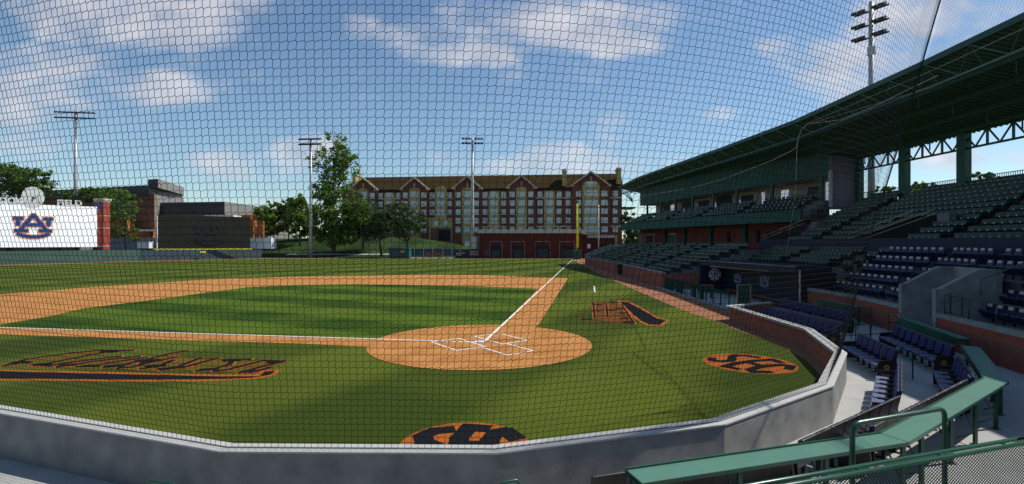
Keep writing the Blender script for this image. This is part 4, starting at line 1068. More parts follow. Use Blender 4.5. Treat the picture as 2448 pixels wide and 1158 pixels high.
# brick pillar
bp = thing('brick_pillar', 'tall red brick pillar with pale cap and small emblem at the right end of the scoreboard', 'pillar', (0, 0, 0))
c = P(245, 590, 111.5); m = MB(); m.box((c.x, c.y, 6.1), (1.85, 1.8, 14.6-0.6)); m.build('shaft', mat('pillar_brick', (.30, .055, .035), .9, var=.1), bp)
m = MB(); m.box((c.x, c.y, 13.4), (2.3, 2.3, .5)); m.box((c.x, c.y, 13.0), (2.05, 2.0, .3)); m.build('cap', STONE, bp)
for z in (3.3, 7.2, 9.9): m = MB(); m.box((c.x, c.y, z), (1.95, 1.9, .14)); m.build('band', STONE, bp)
au_logo('emblem', frame((c.x, c.y-.98, 11.8), (1, 0, 0), (0, 0, 1)), .78, BLUEL, LAV, bp, wf=.25, wo=.38, z0=.02)

# ------------------------------------------------------------------ hill lawn, paths beyond the fence
m = MB()
HP = [(-240, 132, 0), (-64, 134, -.02), (-30, 131.5, -.02), (28, 131.5, -.02), (60, 132, 0)]
nx, ny = 60, 16
def hz(x, y):
    f = max(0, min(1, (y-138)/34)); f = f*f*(3-2*f); side = max(0, min(1, (2-x)/34.0))
    return -.02 + f*5.6*side + noise.noise(Vector((x*.03, y*.03, 0)))*.5*f*side
g_ = {}
for i in range(nx+1):
    for j in range(ny+1):
        x = -180+i*4; y = 133+j*5; g_[(i, j)] = len(m.v); m.v.append((x, y, hz(x, y)))
for i in range(nx):
    for j in range(ny): m.f.append((g_[(i, j)], g_[(i+1, j)], g_[(i+1, j+1)], g_[(i, j+1)])); m.m.append(0)
o = m.build('hill', LAWN, fix=False, smooth=True); tag(o, kind='structure')
m = MB(); prev = None
for k in range(15):
    x = -66+k*3.6; y = 134.5+.1*k
    q = [(x, y, hz(x, y)+.05), (x, y+2.2, hz(x, y+2.2)+.05)]
    if prev: m.poly([prev[0], q[0], q[1], prev[1]])
    prev = q
prev = None
for k in range(15):
    x = -64+k*3.4; y = 144+.1*k
    q = [(x, y, hz(x, y)+.08), (x, y+1.6, hz(x, y+1.6)+.08)]
    if prev: m.poly([prev[0], q[0], q[1], prev[1]])
    prev = q
tag(m.build('path', CONCF, fix=False), kind='structure')
ff = thing('outfield_fence', 'thin black wire fence with slim posts along the lawn beyond left field', 'fence', (-48, 132, 0))
for px in (640, 668, 697, 726, 760, 790, 822, 855, 885, 912): m = MB(); m.box((X(px, 132)+48, .1, 1.2), (.09, .09, 2.5)); m.build('post', DARKI, ff)
m = MB(); 
for z in (.15, 1.2, 2.4): m.bar((-16.3, .1, z), (16.5, -.4, z), .05, .05)
m.build('wire', DARKI, ff)
# gate boxes, screens, bench, banner, small building
def pbox(px0, px1, y0, y1, d, th, m, name, parent=None, **k):
    a = P(px0, y1, d); b = P(px1, y0, d); mb = MB(); mb.box(((a.x+b.x)/2, d+th/2, (a.z+b.z)/2), (b.x-a.x, th, b.z-a.z)); return mb.build(name, m, parent, **k)
ds = thing('storage_container', 'dark green container with a small yellow plate at the left end of the teal screen', 'container', (0, 0, 0))
pbox(930, 966, 593, 618, 130, 3, FENCEB, 'body', ds, bevel=.05); pbox(966, 978, 594, 617, 130.2, 3, TEAL, 'end_panel', ds); pbox(958, 966, 600, 604, 129.9, .06, ORANGEL, 'plate', ds)
fs = thing('windscreen_fence', 'low dark teal screened fence between container and banner', 'fence', (0, 0, 0))
pbox(978, 1090, 595, 612, 134, .1, FENCEB, 'screen', fs)
for px in (990, 1012, 1034, 1058, 1080): pbox(px, px+1.0, 594, 616, 133.8, .08, GALV, 'post', fs)
bn = thing('park_bench', 'reddish brown slatted bench in front of the teal screen', 'bench', (0, 0, 0))
pbox(1018, 1061, 608, 610.5, 131.5, .6, WOOD, 'seat', bn); pbox(1018, 1061, 604.5, 606.8, 132.2, .08, WOOD, 'backrest', bn)
for px in (1022, 1056): pbox(px, px+1.5, 605, 617, 131.8, .5, WOOD, 'leg', bn)
m = MB(); m.box((X(1015, 132), 132.0, .06), (22, 1.8, .14)); tag(m.build('bullpen_pavement', CONCF), kind='structure')
bnr = thing('banner', 'dark navy banner with small pale script and three pale text lines left of brick hall', 'banner', (0, 0, 0))
pbox(1088, 1146, 596.5, 617, 130.6, .15, NAVY, 'cloth', bnr)
Mq = frame(P(1100, 606, 130.5), (1, 0, 0), (0, 0, 1)); m = MB()
z = strokes(m, [[(-1, -.1), (-.6, .1), (-.2, -.15), (.1, .12), (.5, -.1), (.9, .1), (1.2, -.05)], [(-.9, -.4), (.4, -.45)], [(-.3, .55), (.5, .55)]], .16, Mq, .02, STONE)
Mq = frame(P(1133, 606, 130.5), (1, 0, 0), (0, 0, 1))
strokes(m, [[(-1.0, .5), (-.1, .5)], [(.1, .5), (1.1, .5)], [(-1.0, .05), (.3, .05)], [(.5, .05), (1.1, .05)], [(-1.0, -.4), (-.5, -.4)], [(-.3, -.4), (1.1, -.4)]], .14, Mq, .02, STONE)
m.build('lettering', None, bnr, fix=False)
# low brick building
hb = thing('brick_hall', 'low long red brick building with four dark doorways behind the foul pole', 'building', (0, 0, 0))
pbox(1146, 1392, 557, 619.5, 131, 14, BRICKF, 'wall', hb)
m = MB(); a = P(1143, 549, 131); b = P(1392, 558, 131); m.box(((a.x+b.x)/2, 138, (a.z+b.z)/2), (b.x-a.x+.3, 14.6, a.z-b.z)); m.build('parapet', STONE, hb)
for px0, px1 in ((1174, 1197), (1225, 1251), (1283, 1312), (1341, 1371)):
    dr = pbox(px0, px1, 589, 619, 130.93, .3, DARKI, 'door', hb)
    pbox(px0+2, px1-2, 597, 617, 130.88, .1, mat('door_leaf', (.02, .035, .045), .4, var=.3), 'door_leaf', dr)
    f_ = MB()
    for (u0, u1, v0, v1) in ((px0-3, px1+3, 577.5, 578.5), (px0-3.6, px0-2.8, 577.5, 619), (px1+2.8, px1+3.6, 577.5, 619)):
        a = P(u0, v1, 130.95); b = P(u1, v0, 130.95); f_.box(((a.x+b.x)/2, 130.93, (a.z+b.z)/2), (b.x-a.x, .12, b.z-a.z))
    f_.build('surround', CAPD, dr)
pbox(1158, 1168, 596, 612, 130.9, .1, DGREY, 'window', hb)
pbox(1392, 1404, 560, 619, 133, 12, BRICKF, 'wing', hb)
m = MB(); a = P(1391, 560, 130.5); m.slab([P(1391, 549, 130.4), P(1404, 554, 130.4), P(1404, 561, 130.4), P(1391, 559, 130.4)], (0, 3, 0)); m.build('gable_cap', STONE, hb)
pbox(1392, 1470, 562, 569, 150, 1, STONE, 'wing_parapet', hb); pbox(1392, 1472, 569, 619, 150.2, 8, BRICKF, 'wing', hb)
pbox(1470, 1476, 562, 600, 150, 1.2, TAN, 'corner_pier', hb); pbox(1404, 1412, 584, 594, 150.0, .2, WHITE, 'window', hb)
pbox(1134, 1148, 564, 605, 136, 4, TAN, 'side_bay', hb); pbox(1111, 1123, 577, 589, 150, .3, WHITE, 'window', hb)
# foul pole
fp = thing('foul_pole', 'tall bright yellow foul pole rising from a dark green pad', 'foul pole', (X(1379, 124.5), 124.5, 0))
m = MB(); m.tube([(0, 0, 2.0), (0, 0, 13.7)], .16, None, 10); m.build('pole', YELLOW, fp, smooth=True)
m = MB(); m.box((.22, 0, 8.1), (.5, .04, 10.6)); m.build('wing_screen', YELLOW, fp)
m = MB(); m.box((0, 0, 1.1), (2.0, 1.2, 2.25)); m.build('pad', GREEND, fp, bevel=.15); m = MB(); m.box((0, 0, 13.95), (.5, .3, .5)); m.build('top_bracket', DARKI, fp)

# ------------------------------------------------------------------ light poles
def light_pole(px, d, ztop, r, label, rows, wid, cnt, tilt=0.0, ls=1.0, zb=0.0, face=(-.4, -1), box=False):
    x = X(px, d); t = thing('light_pole', label, 'light pole', (x, d, zb), 0, 'floodlight poles around the field')
    m = MB(); m.tube([(0, 0, 0), (0, 0, (ztop-zb)*.5), (0, 0, ztop-zb)], r, None, 14, r2=r*.62); m.build('pole', GALV, t, smooth=True)
    c = Vector((cos(tilt), sin(tilt), 0)); n = Vector((sin(tilt), -cos(tilt), 0))
    for k, z in enumerate(rows):
        m = MB(); m.bar(c*(-wid)+Vector((0, 0, z-zb)), c*wid+Vector((0, 0, z-zb)), .14, .14); m.build('crossarm', GALV if False else LAMPM, t)
        for i in range(cnt):
            f = -1+2*(i+.5)/cnt
            if abs(f)*wid < .3: continue
            p = c*(wid*f)+Vector((0, 0, z-zb+.05))+n*.55
            m = MB(); m.box(p, (.62*ls, .85*ls, .40*ls), None, R=Matrix.Rotation(tilt, 3, 'Z') @ Matrix.Rotation(radians(22), 3, 'X')); m.bar(p-n*.1, p-n*.55, .07, .07)
            m.build('lamp', LAMPM, t, bevel=.08)
    m = MB(); m.box((0, 0, rows[0]-zb-1.4), (.5, .5, .9)); m.build('junction_box', GALV, t)
    if box: m = MB(); m.box((.5, -.5, 4.0), (1.3, .8, 3.2)); m.build('equipment_cabinet', GALV, t, bevel=.05)
    return t
light_pole(181, 150, 43.0, .62, 'tall floodlight pole behind the white scoreboard', (40.4, 42.0), 5.4, 10, .15)
light_pole(743, 139, 32.3, .46, 'tall floodlight pole beside the highest leafy tree', (30.6, 32.0), 3.2, 8, -.1)
light_pole(1129.5, 133, 31.2, .46, 'tall floodlight pole in front of the brick and tan dormitory', (29.7, 30.9), 2.8, 7, 0.05, box=True)
light_pole(2083, 52, 28.6, .36, 'nearest floodlight pole rising from behind the grandstand roof', (25.0, 26.3, 27.7), 1.6, 5, -1.08, .80, zb=-.2)
m = MB(); m.tube([(0, 0, 0), (0, 0, 13.5)], .16, None, 8, r2=.1); tag(m.build('flag_pole', GALV, smooth=True, loc=(X(1431, 128), 128, 0)), 'slim pale pole standing right of the yellow foul pole', 'pole')

# ------------------------------------------------------------------ dormitory
dm = thing('dormitory', 'wide seven-storey red brick and tan dormitory with gables and brown roof', 'building', (0, 0, 0))
FA = P(818, 500, 193.0); FB = P(1487, 500, 181.0); FA.z = FB.z = 0
ft_ = (FB-FA).normalized(); fn = Vector((ft_.y, -ft_.x, 0))         # fn toward camera
def fp_(px, py, off=0.0):        # pixel on the facade plane moved toward the viewer by off metres
    dirx = (px-CX)/F; base = FA + fn*off
    # solve x = dirx*y on the plane
    s_ = (dirx*base.y - base.x)/(ft_.x - dirx*ft_.y); y = base.y + ft_.y*s_
    return Vector((dirx*y, y, H-(py-CY)/F*y))
def fpoly(pts, off, th, m, name, parent=dm): 
    mb = MB(); mb.slab([fp_(x, y, off) for x, y in pts], -fn*th); return mb.build(name, m, parent)
BKM = mat('dorm_brick', (.17, .055, .036), .9, var=.12, scale=1.2)
fpoly([(818, 610), (1487, 610), (1487, 449), (818, 458)], 0, 18, BKM, 'wall')
# roof
m = MB(); e0, e1 = fp_(816, 457, .6), fp_(1490, 449, .6); r0 = fp_(842, 458, 0); 
rz0, rz1 = 31.2, 31.2
A0 = e0; A1 = e1; B0 = e0 - fn*9.5; B1 = e1 - fn*9.5; B0.z = 29.3; B1.z = 29.3; B0 = B0 + ft_*2.5; C0 = e0 - fn*19; C1 = e1 - fn*19
m.slab([A0, A1, B1, B0], (0, 0, .3)); m.slab([B0, B1, C1, C0], (0, 0, .3)); m.build('roof', ROOFT, dm)
m = MB(); m.bar(fp_(818, 458.5, .5), fp_(1488, 450.5, .5), .5, .5); m.build('gutter', DARKI, dm)
m = MB()
for ya, yb in ((476.3, 473.0), (543.2, 541.5)): m.bar(fp_(822, ya, .25), fp_(1487, yb, .25), .5, .45)
m.build('string_course', TRIM, dm)
gabs = [(868, 33, 427, 452, 13, 450), (990.5, 33, 426, 451, 13, 449), (1117, 34, 422, 449, 13, 448), (1246.5, 34, 421, 447, 13, 447), (1413, 46, 411.5, 442, 20.5, 433)]
def arch(cx, hw, ytop, ybot, n=8): 
    return [(cx-hw, ybot)] + [(cx-hw*cos(pi*k/n), ytop+hw*.55*(1-sin(pi*k/n))) for k in range(n+1)] + [(cx+hw, ybot)]
for cx, hw, ya, ye, sw, yt in gabs:
    fpoly([(cx-hw, 610), (cx+hw, 610), (cx+hw, ye+1), (cx, ya), (cx-hw, ye+1)], 1.2, 3.0, BKM, 'gable_bay')
    m = MB()
    for sg in (-1, 1): m.bar(fp_(cx+sg*(hw+2), ye+3, 1.5), fp_(cx, ya-.6, 1.5), .9, .5)
    for sg in (-1, 1): m.bar(fp_(cx+sg*(hw-6), ye+2.6, 1.5), fp_(cx+sg*(hw+3), ye+2.6, 1.5), .7, .5)
    m.build('gable_trim', TRIM, dm)
    # gable roof going back
    m = MB(); a = fp_(cx-hw-1, ye+1, 1.3); b = fp_(cx, ya, 1.3); c = fp_(cx+hw+1, ye+1, 1.3); bk_ = -fn*8
    m.slab([a, b, b+bk_, a+bk_*.3], (0, 0, .12)); m.slab([b, c, c+bk_*.3, b+bk_], (0, 0, .12)); m.build('gable_roof', ROOFT, dm)
    fpoly(arch(cx, sw, yt, 600), 1.5, 1.0, TAN, 'tan_bay'); fpoly([(cx-1.2, yt-11), (cx+1.2, yt-11), (cx+1.2, yt-2), (cx-1.2, yt-2)], 1.45, .6, TRIM, 'keystone')
for cx, yt in ((931, 462), (1181, 457), (1313.5, 456)): fpoly([(cx-13, yt), (cx+13, yt), (cx+13, 600), (cx-13, 600)], .35, .6, TAN, 'tan_bay')
fpoly([(1040, 600), (1067, 600), (1067, 452), (1053.5, 444), (1040, 452)], .9, 1.4, TAN, 'tan_bay')
for (x0, x1, y0, y1) in ((1344, 1353.5, 410, 445), (1475, 1485, 406, 440), (842, 850, 420, 452)):
    o = fpoly([(x0, y1), (x1, y1), (x1, y0), (x0, y0)], 1.0, 6, TAN, 'chimney'); fpoly([(x0-1, y0), (x1+1, y0), (x1+1, y0-5), (x0-1, y0-5)], 1.3, 6.6, TRIM, 'chimney_cap', o)
# portal
po = fpoly([(1025, 600), (1081, 600), (1081, 521), (1025, 521)], 1.6, 2.5, TAN, 'portal')
fpoly([(1030, 577), (1079, 577), (1079, 546), (1030, 546)], 1.7, .12, mat('portal_recess', (.16, .075, .05), .8), 'portal_recess', po); fpoly([(1048, 576), (1075, 576), (1075, 550), (1048, 550)], 1.85, .12, DARKI, 'opening', po)
fpoly([(1020, 590), (1100, 590), (1085, 577), (1020, 577)], 2.6, 1.5, BKM, 'portal_wall', po)
wn = 0
WM = MB()
def window(cx, cy, w_, h_, off, panes=2):
    global wn
    a = [(cx-w_/2, cy+h_/2), (cx+w_/2, cy+h_/2), (cx+w_/2, cy-h_/2), (cx-w_/2, cy-h_/2)]
    if wn < 98:
        fr_ = fpoly(a, off+.06, .12, WFRAME, 'window'); mb = MB()
        for i in range(panes):
            for j in range(2):
                u0 = cx-w_/2+w_*.07+(w_*.86)*i/panes+.25; u1 = cx-w_/2+w_*.07+(w_*.86)*(i+1)/panes-.25; v0 = cy-h_/2+h_*.06+(h_*.88)*j/2+.3; v1 = cy-h_/2+h_*.06+(h_*.88)*(j+1)/2-.3
                mb.slab([fp_(u0, v1, off+.09), fp_(u1, v1, off+.09), fp_(u1, v0, off+.09), fp_(u0, v0, off+.09)], -fn*.05)
        mb.build('pane', GLASSW, fr_)
    else:
        WM.slab([fp_(x, y, off+.06) for x, y in a], -fn*.1, WFRAME)
        WM.slab([fp_(x*.86+cx*.14, y*.86+cy*.14, off+.09) for x, y in a], -fn*.1, GLASSW)
    wn += 1
rowsW = [466.5, 487.2, 507.6, 528.2, 549.5]
colsF = [(890.0, 1.2), (909, 0), (953, 0), (969, 1.2), (1013, 1.2), (1033, 0), (1074.5, 0), (1095, 1.2), (1139, 1.2), (1159.5, 0), (1204, 0), (1224.5, 1.2), (1269, 1.2), (1291, 0), (1336.5, 0), (1358.5, 0), (1383, 1.2), (1445, 1.2), (1471, 0)]
def sc_at(px): return 1.0 + (px-1100)/387*0.032
for ri in range(5):
    base = rowsW[ri]
    for cx, off in colsF:
        s_ = sc_at(cx); cy = CY-(CY-base)*s_
        wide = 16 if cx > 1440 and cx < 1450 else (12.2 if cx > 1000 else 11.6)
        window(cx, cy, wide, 13.5, off)
    for cx, off in ((931, .35), (1053.5, .9), (1181, .35), (1313.5, .35), (868, 1.5), (990.5, 1.5), (1117, 1.5), (1246.5, 1.5), (1413, 1.5)):
        if cx == 1053.5 and ri > 2: continue
        s_ = sc_at(cx); cy = CY-(CY-base)*s_; big = cx == 1413
        window(cx, cy-(1.5 if off == 1.5 and ri == 0 else 0), 32 if big else 17, 14.5, off, 4 if big else 3)
window(1413, 440, 26, 12, 1.5, 4)
for cx in (1040, 1064): window(cx+2, 534, 10, 12, 1.6)
WM.build('window', None, dm, fix=False)['kind'] = 'stuff'

# ------------------------------------------------------------------ buildings behind left field
b1 = thing('brick_hall', 'flat-roofed brown brick building with grey tower behind the scoreboard', 'building', (0, 0, 0))
def block(pxc, d, pl, dl, pr, dr, y_top, y_bot, mf, ms, name, parent, th=0):
    """corner at pxc/d, front wall to pl/dl, side wall to pr/dr"""
    c = P(pxc, 500, d); l = P(pl, 500, dl); r = P(pr, 500, dr); zt = H-(y_top-CY)/F*d; zb = H-(y_bot-CY)/F*d
    back = l + (r-c); mb = MB()
    def q(a, b, m): mb.poly([(a.x, a.y, zb), (b.x, b.y, zb), (b.x, b.y, zt), (a.x, a.y, zt)], m)
    q(l, c, mf); q(c, r, ms); q(r, back, ms); q(back, l, mf); mb.poly([(p.x, p.y, zt) for p in (l, c, r, back)], mf); mb.poly([(p.x, p.y, zb) for p in (back, r, c, l)], mf)
    return mb.build(name, None, parent, fix=False)
block(356, 145, 40, 165, 439, 168, 443, 465, DGREY, LGREY, 'upper_storey', b1)  # shade on the front and sun on the side are in the greys
block(378, 144.5, 354, 146, 440, 167, 428, 449, DGREY, LGREY, 'roof_tower', b1)  # tower front takes the shaded grey, its side the sunlit one
block(369, 145.5, 90, 163, 441, 169, 465, 600, BRICKBR, LGREY, 'wall', b1)
block(369, 145.3, 352, 146.2, 374, 147, 464, 552, BRICKBR, mat('lit_brick_edge', (.33, .16, .10), .9, var=.1), 'brick_pier', b1)  # pier side takes a sunlit tone of the brown brick
for x0, x1 in ((277, 305), (315, 345)): pbox(x0, x1, 474, 517, 148.0, .5, mat('green_glass', (.10, .135, .09), .25, var=.35, scale=.6, spec=.8), 'window', b1)
for x0, x1 in ((276, 277.5), (305, 306), (315, 316), (345, 346)): pbox(x0, x1, 473, 518, 147.7, .5, DGREY, 'mullion', b1)
pbox(258, 304, 523, 554, 143, 3, BRICKO, 'orange_panel', b1); pbox(300, 361, 553, 569, 143, 2, BRICKO, 'orange_panel', b1)
pbox(256, 376, 569, 600, 140, 3, LAV, 'lower_wall', b1); pbox(333, 376, 549, 553, 141, 3, WHITE, 'canopy', b1)
pbox(328, 356, 578, 594, 137, 2, WHITE, 'white_cabinet', b1)
b2 = thing('brick_hall', 'long low grey building with orange end wall behind the dark screen', 'building', (0, 0, 0))
block(537, 146, 366, 150, 700, 190, 482.5, 600, DGREY, LGREY, 'wall', b2)  # front coloured as in shade, side as in sun
pbox(376, 600, 514, 600, 140, 3, BRICKO, 'orange_wall', b2); block(606, 138, 590, 138.5, 632, 146, 526, 570, BRICKO, BRICKO, 'orange_end', b2)
pbox(489, 558, 514.8, 519, 136, 4, WHITE, 'canopy', b2)
pbox(596, 648, 569, 595, 138, 3, WHITE, 'white_wall', b2)

# ------------------------------------------------------------------ trees
def crown_mesh(clumps, n, size, seed, m, drop=0.0):
    rnd = random.Random(seed); mb = MB(); tot = sum(c[3]*c[4]*c[5] for c in clumps) ** 1.0
    for (cx, cy, cz, rx, ry, rz) in clumps:
        k = max(20, int(n*(rx*ry*rz)/tot))
        # sub-clumps give an uneven outline and gaps
        subs = []
        for _ in range(max(6, int(k/42))):
            while True:
                u = Vector((rnd.uniform(-1, 1), rnd.uniform(-1, 1), rnd.uniform(-1, 1)))
                if .25 < u.length < 1: break
            subs.append((cx+u.x*rx, cy+u.y*ry, cz+u.z*rz, rnd.uniform(.16, .36)*min(rx, rz)))
        for (sx, sy, sz, sr) in subs:
            for _ in range(42):
                p = Vector((rnd.gauss(0, .5), rnd.gauss(0, .5), rnd.gauss(0, .42)))*sr + Vector((sx, sy, sz))
                a = Vector((rnd.uniform(-1, 1), rnd.uniform(-1, 1), rnd.uniform(-.6, .6))).normalized(); b = a.cross(Vector((rnd.uniform(-1, 1), rnd.uniform(-1, 1), rnd.uniform(-1, 1)))).normalized()
                s_ = size*rnd.uniform(.6, 1.25)
                mb.poly([p-a*s_, p+b*s_*.55-a*.1*s_, p+a*s_, p-b*s_*.55+a*.1*s_], None)
    return mb
def tree(px, d, zb, ztop, clumps, n, m, label, size=.42, trunk=.28, bend=None, seed=1, group=None, cat='tree'):
    x = X(px, d); t = thing('tree', label, cat, (x, d, zb), 0, group)
    C_ = [((cx-px)/F*d, dy, cz-zb, rx/F*d, ry, rz) for (cx, dy, cz, rx, ry, rz) in clumps]
    crown_mesh(C_, int(n*1.7), size*.74, seed, m).build('crown', m, t, fix=False)
    rnd = random.Random(seed+99); tb = MB(); hh = ztop-zb
    for bx_, tops in (bend or [(0, [(0, .35), (0, .8)])]):
        pts = [Vector((bx_, 0, -.3))] + [Vector((bx_+q[0], 0, q[1]*hh)) for q in tops]; tb.tube(pts, trunk, None, 8, r2=trunk*.35)
        for c in C_[:6]:
            a = pts[-2] if len(pts) > 2 else pts[-1]; tgt = Vector((c[0], c[1], c[2])); mid = a.lerp(tgt, .5)+Vector((rnd.uniform(-.4, .4), 0, .4))
            tb.tube([a, mid, tgt], trunk*.45, None, 5, r2=trunk*.12)
    tb.build('trunk', BARK, t, smooth=True); return t
# (clump: px centre, dy, z centre, px half width, y half width, z half height)
def zp(py, d): return H-(py-CY)/F*d
d = 146
tree(797, d, 2.0, zp(316, d), [(797, 0, zp(345, d), 28, 3, 4.0), (812, 1, zp(395, d), 46, 3.5, 5.0), (780, -1, zp(400, d), 36, 3, 5.5), (797, 0, zp(450, d), 50, 4, 5), (830, 0, zp(382, d), 26, 3, 3), (775, 0, zp(475, d), 36, 4, 4)], 3800, LEAFL, 'tallest tree, loose pointed crown beside the middle light pole', .55, .4, seed=5)
tree(800, 143, 1.5, zp(480, 143), [(770, 0, zp(520, 143), 34, 4, 5.0), (815, -1, zp(530, 143), 42, 4, 5.5), (850, 0, zp(505, 143), 34, 4, 4), (800, 0, zp(565, 143), 50, 4, 3.2)], 6500, LEAFM, 'broad mid-green tree under the tallest tree', .5, .35, seed=6)
tree(868, 148, 2.0, zp(470, 148), [(860, 0, zp(500, 148), 36, 4, 4), (885, 0, zp(540, 148), 30, 4, 5), (845, 0, zp(545, 148), 30, 3, 5)], 4200, LEAFD, 'darker leafy tree left of the dormitory front', .5, .3, seed=7)
tree(950, 136, .8, zp(482, 136), [(950, 0, zp(505, 136), 38, 5, 2.4), (915, 0, zp(530, 136), 36, 5, 3.0), (990, 0, zp(530, 136), 32, 5, 2.6), (950, -1, zp(540, 136), 52, 5, 2.6), (1003, 0, zp(548, 136), 14, 3, 1.6), (890, 0, zp(550, 136), 22, 3, 2.2)], 7200, LEAFD, 'spreading low tree with two bent trunks before the dormitory', .40, .34,
     bend=[(-4.2, [(-.6, .28), (.9, .5)]), (2.2, [(.4, .24), (-1.8, .48)])], seed=8)
for i, (px, yt, d, w_, m_, lab) in enumerate(((628, 488, 158, 22, LEAFL, 'small pale leafy tree next to the orange end wall'), (655, 478, 160, 26, LEAFL, 'round pale green tree in the grove left of the middle light pole'), (690, 474, 162, 26, LEAFM, 'mid-green tree in the centre of the grove'), (716, 462, 156, 24, LEAFL, 'bright leafy tree just left of the middle light pole'), (742, 500, 165, 22, LEAFM, 'low tree partly hidden by the middle light pole'))):
    tree(px, d, 2.5, zp(yt, d), [(px, 0, zp(yt+16, d), w_*.75, 3, 2.2), (px-4, 0, zp(yt+40, d), w_, 3.5, 3.2), (px+6, 0, zp(yt+62, d), w_, 3.5, 2.8)], 2600, m_, lab, .5, .25, seed=20+i, group='grove of trees on the lawn')
tree(30, 128, 0, zp(388, 128), [(20, 0, zp(430, 128), 50, 4, 3.8), (60, 0, zp(435, 128), 44, 4, 3.2), (100, 0, zp(448, 128), 28, 4, 2.4), (10, 0, zp(408, 128), 26, 3, 2.0), (95, 0, zp(420, 128), 24, 3, 1.8), (-20, 0, zp(460, 128), 40, 4, 3)], 6500, LEAFM, 'leafy tree behind the left end of the scoreboard', .42, .35, seed=31)
tree(300, 128, 0, zp(450, 128), [(262, 0, zp(470, 128), 26, 3, 2.2), (285, 0, zp(468, 128), 22, 3, 2.0), (300, 0, zp(505, 128), 28, 3, 2.8), (318, 0, zp(478, 128), 16, 2, 1.6), (280, 0, zp(545, 128), 26, 3, 2.4), (308, 0, zp(560, 128), 18, 3, 2.0), (265, 0, zp(520, 128), 16, 3, 3)], 2700, LEAFL, 'bright thin tree in front of the brown brick building', .36, .22, seed=33)
tree(215, 132, 0, zp(450, 132), [(190, 0, zp(468, 132), 32, 3, 2.0), (225, 0, zp(466, 132), 28, 3, 2.0), (165, 0, zp(478, 132), 26, 3, 1.4), (245, 0, zp(480, 132), 22, 3, 2.0)], 2600, LEAFM, 'bushy tree top between scoreboard lettering and brick pillar', .40, .22, seed=34)
tree(1503, 150, 0, zp(505, 150), [(1500, 0, zp(525, 150), 16, 4, 2.5), (1512, 0, zp(555, 150), 20, 4, 4.5), (1522, 0, zp(575, 150), 20, 4, 3)], 2600, LEAFD, 'dark tree between dormitory and grandstand end', .5, .3, seed=40)
tree(2195, 46, 0, 9.0, [(2190, 0, zp(450, 46), 16, 1.0, .5), (2216, 0, zp(446, 46), 16, 1.0, .45)], 900, LEAFL, 'leafy tree top behind the rear railing beside a green column', .16, .25, seed=41)
tree(2350, 44, 0, 9.6, [(2345, 0, zp(422, 44), 14, 1.0, .4), (2362, 0, zp(426, 44), 10, 1.0, .4)], 600, LEAFL, 'small tree top behind the rear railing at far right', .16, .25, seed=42)
tree(2105, 58, 0, 10.0, [(2105, 0, zp(455, 58), 16, 1.0, .6), (2122, 0, zp(452, 58), 10, 1.0, .5)], 500, LEAFL, 'leafy tree top behind the net near the big light pole', .2, .25, seed=43)
# far wood on the horizon
wm = MB(); rnd = random.Random(12)
for k in range(260):
    x = -420+k*3.4+rnd.uniform(-2, 2); y = 300+rnd.uniform(-12, 25); hgt = rnd.uniform(7, 13)
    for _ in range(60):
        p = Vector((x+rnd.gauss(0, 2.4), y+rnd.gauss(0, 2), abs(rnd.gauss(hgt*.55, hgt*.25)))); a = Vector((rnd.uniform(-1, 1), rnd.uniform(-1, 1), rnd.uniform(-1, 1))).normalized(); b = a.cross(Vector((rnd.uniform(-1, 1), rnd.uniform(-1, 1), rnd.uniform(-1, 1)))).normalized(); s_ = rnd.uniform(.8, 1.6)
        wm.poly([p-a*s_, p+b*s_*.6, p+a*s_, p-b*s_*.6])
tag(wm.build('distant_wood', LEAFD, fix=False), 'dark line of distant trees along the horizon', 'trees', kind='stuff')

# ------------------------------------------------------------------ sky, sun, camera
SUN_AZ = radians(12)      # measured from +X toward +Y
SUN_EL = radians(50)
w = bpy.data.worlds.new('World'); scn.world = w; w.use_nodes = True
nt_ = w.node_tree; N = nt_.nodes; L = nt_.links
bg = N['Background']
sky = N.new('ShaderNodeTexSky'); sky.sky_type = 'NISHITA'; sky.sun_disc = False
sky.sun_elevation = SUN_EL; sky.sun_rotation = pi/2 - SUN_AZ
sky.air_density = 1.0; sky.dust_density = 0.15; sky.ozone_density = 1.2
geo = N.new('ShaderNodeTexCoord')
sep = N.new('ShaderNodeSeparateXYZ'); L.new(geo.outputs['Generated'], sep.inputs[0])
# clouds: soft patches in directions of the sky broken by noise
def mth(op, a, b=None, clamp=False):
    n = N.new('ShaderNodeMath'); n.operation = op; n.use_clamp = clamp
    for i, q in enumerate((a, b)):
        if q is None: continue
        if isinstance(q, (int, float)): n.inputs[i].default_value = q
        else: L.new(q, n.inputs[i])
    return n.outputs[0]
ay = mth('MAXIMUM', mth('ABSOLUTE', sep.outputs[1]), 0.05)
ux = mth('DIVIDE', sep.outputs[0], ay); uz = mth('DIVIDE', sep.outputs[2], ay)
uv = N.new('ShaderNodeCombineXYZ'); L.new(ux, uv.inputs[0]); L.new(uz, uv.inputs[1]); L.new(mth('SIGN', sep.outputs[1]), uv.inputs[2])
nz1 = N.new('ShaderNodeTexNoise'); nz1.inputs['Scale'].default_value = 5.5; nz1.inputs['Detail'].default_value = 8; nz1.inputs['Roughness'].default_value = 0.58
mp = N.new('ShaderNodeMapping'); mp.inputs['Scale'].default_value = (1.0, 1.7, 1.0); mp.inputs['Rotation'].default_value = (0, 0, radians(14)); L.new(uv.outputs[0], mp.inputs[0]); L.new(mp.outputs[0], nz1.inputs['Vector'])
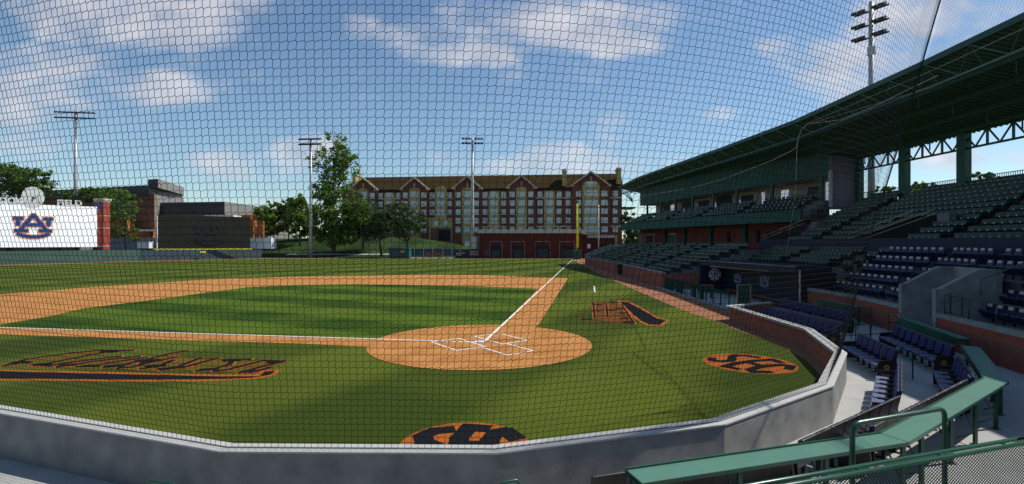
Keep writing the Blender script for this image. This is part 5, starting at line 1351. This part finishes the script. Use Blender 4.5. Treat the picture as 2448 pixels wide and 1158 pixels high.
CL = [(300, 30, 300, 90, .9), (60, 160, 240, 60, .8), (330, 215, 170, 50, 1.), (120, 240, 260, 90, .75), (870, 55, 60, 45, .9), (1120, 125, 130, 38, 1.), (1000, 80, 120, 60, .8), (1330, 50, 330, 60, 1.0),
      (1480, 90, 120, 50, 1.), (720, 370, 90, 55, .8), (540, 395, 100, 40, .9), (1470, 310, 55, 55, 1.), (1450, 385, 240, 45, .9), (2230, 40, 220, 90, 1.), (2050, 180, 220, 90, .7), (1250, 395, 120, 25, .6), (1850, 100, 60, 40, .5),
      (2330, 380, 220, 30, .8), (30, 350, 160, 50, .5), (1740, 270, 70, 20, .5)]
tot = None
for px, py, rx, ry, a in CL:
    dx = mth('MULTIPLY', mth('SUBTRACT', ux, (px-CX)/F), F/rx/1.25); dz = mth('MULTIPLY', mth('SUBTRACT', uz, (CY-py)/F), F/ry/1.25)
    r2 = mth('ADD', mth('MULTIPLY', dx, dx), mth('MULTIPLY', dz, dz))
    b_ = mth('MULTIPLY', mth('SUBTRACT', 1.0, r2, True), a)
    tot = b_ if tot is None else mth('MAXIMUM', tot, b_)
nb_ = mth('MULTIPLY', mth('SUBTRACT', nz1.outputs['Fac'], 0.5), 2.6)
msk = mth('ADD', mth('MULTIPLY', tot, 0.75), mth('ADD', nb_, -0.22))
mr = N.new('ShaderNodeMapRange'); mr.interpolation_type = 'SMOOTHSTEP'; mr.inputs[1].default_value = -0.15; mr.inputs[2].default_value = 0.72; L.new(msk, mr.inputs[0])
nz2 = N.new('ShaderNodeTexNoise'); nz2.inputs['Scale'].default_value = 9; nz2.inputs['Detail'].default_value = 5; L.new(mp.outputs[0], nz2.inputs['Vector'])
cramp = N.new('ShaderNodeValToRGB'); cramp.color_ramp.elements[0].color = (5.0, 5.1, 5.7, 1); cramp.color_ramp.elements[1].color = (7.6, 7.3, 7.5, 1)
cramp.color_ramp.elements[0].position = 0.35; cramp.color_ramp.elements[1].position = 0.65
L.new(nz2.outputs['Fac'], cramp.inputs[0])
tint = N.new('ShaderNodeVectorMath'); tint.operation = 'MULTIPLY'; tint.inputs[1].default_value = (0.93, 1.04, 1.08); L.new(sky.outputs[0], tint.inputs[0])
mx = N.new('ShaderNodeMix'); mx.data_type = 'RGBA'
lim = mth('MULTIPLY', mr.outputs[0], 0.76)
abv = mth('GREATER_THAN', sep.outputs[2], 0.0); lim = mth('MULTIPLY', lim, abv)
L.new(lim, mx.inputs[0]); L.new(tint.outputs[0], mx.inputs[6]); L.new(cramp.outputs[0], mx.inputs[7])
L.new(mx.outputs[2], bg.inputs['Color']); bg.inputs['Strength'].default_value = 0.115
sd = bpy.data.lights.new('Sun', 'SUN'); sd.energy = 4.5; sd.angle = radians(0.5); sd.color = (1.0, 0.95, 0.87)
so = bpy.data.objects.new('Sun', sd); col.objects.link(so)
dirv = Vector((cos(SUN_AZ)*cos(SUN_EL), sin(SUN_AZ)*cos(SUN_EL), sin(SUN_EL)))
so.rotation_euler = dirv.to_track_quat('Z', 'Y').to_euler(); so.location = dirv*60
cam = bpy.data.cameras.new('Camera'); cam.sensor_width = 36; cam.lens = 18.0; cam.clip_end = 4000; cam.clip_start = 0.05
co = bpy.data.objects.new('Camera', cam); col.objects.link(co); co.location = (0, 0, H); co.rotation_euler = (radians(90), 0, 0)
scn.camera = co
scn.view_settings.view_transform = 'Standard'; scn.view_settings.look = 'None'; scn.view_settings.exposure = 0; scn.view_settings.gamma = 1
scn.render.engine = 'CYCLES'
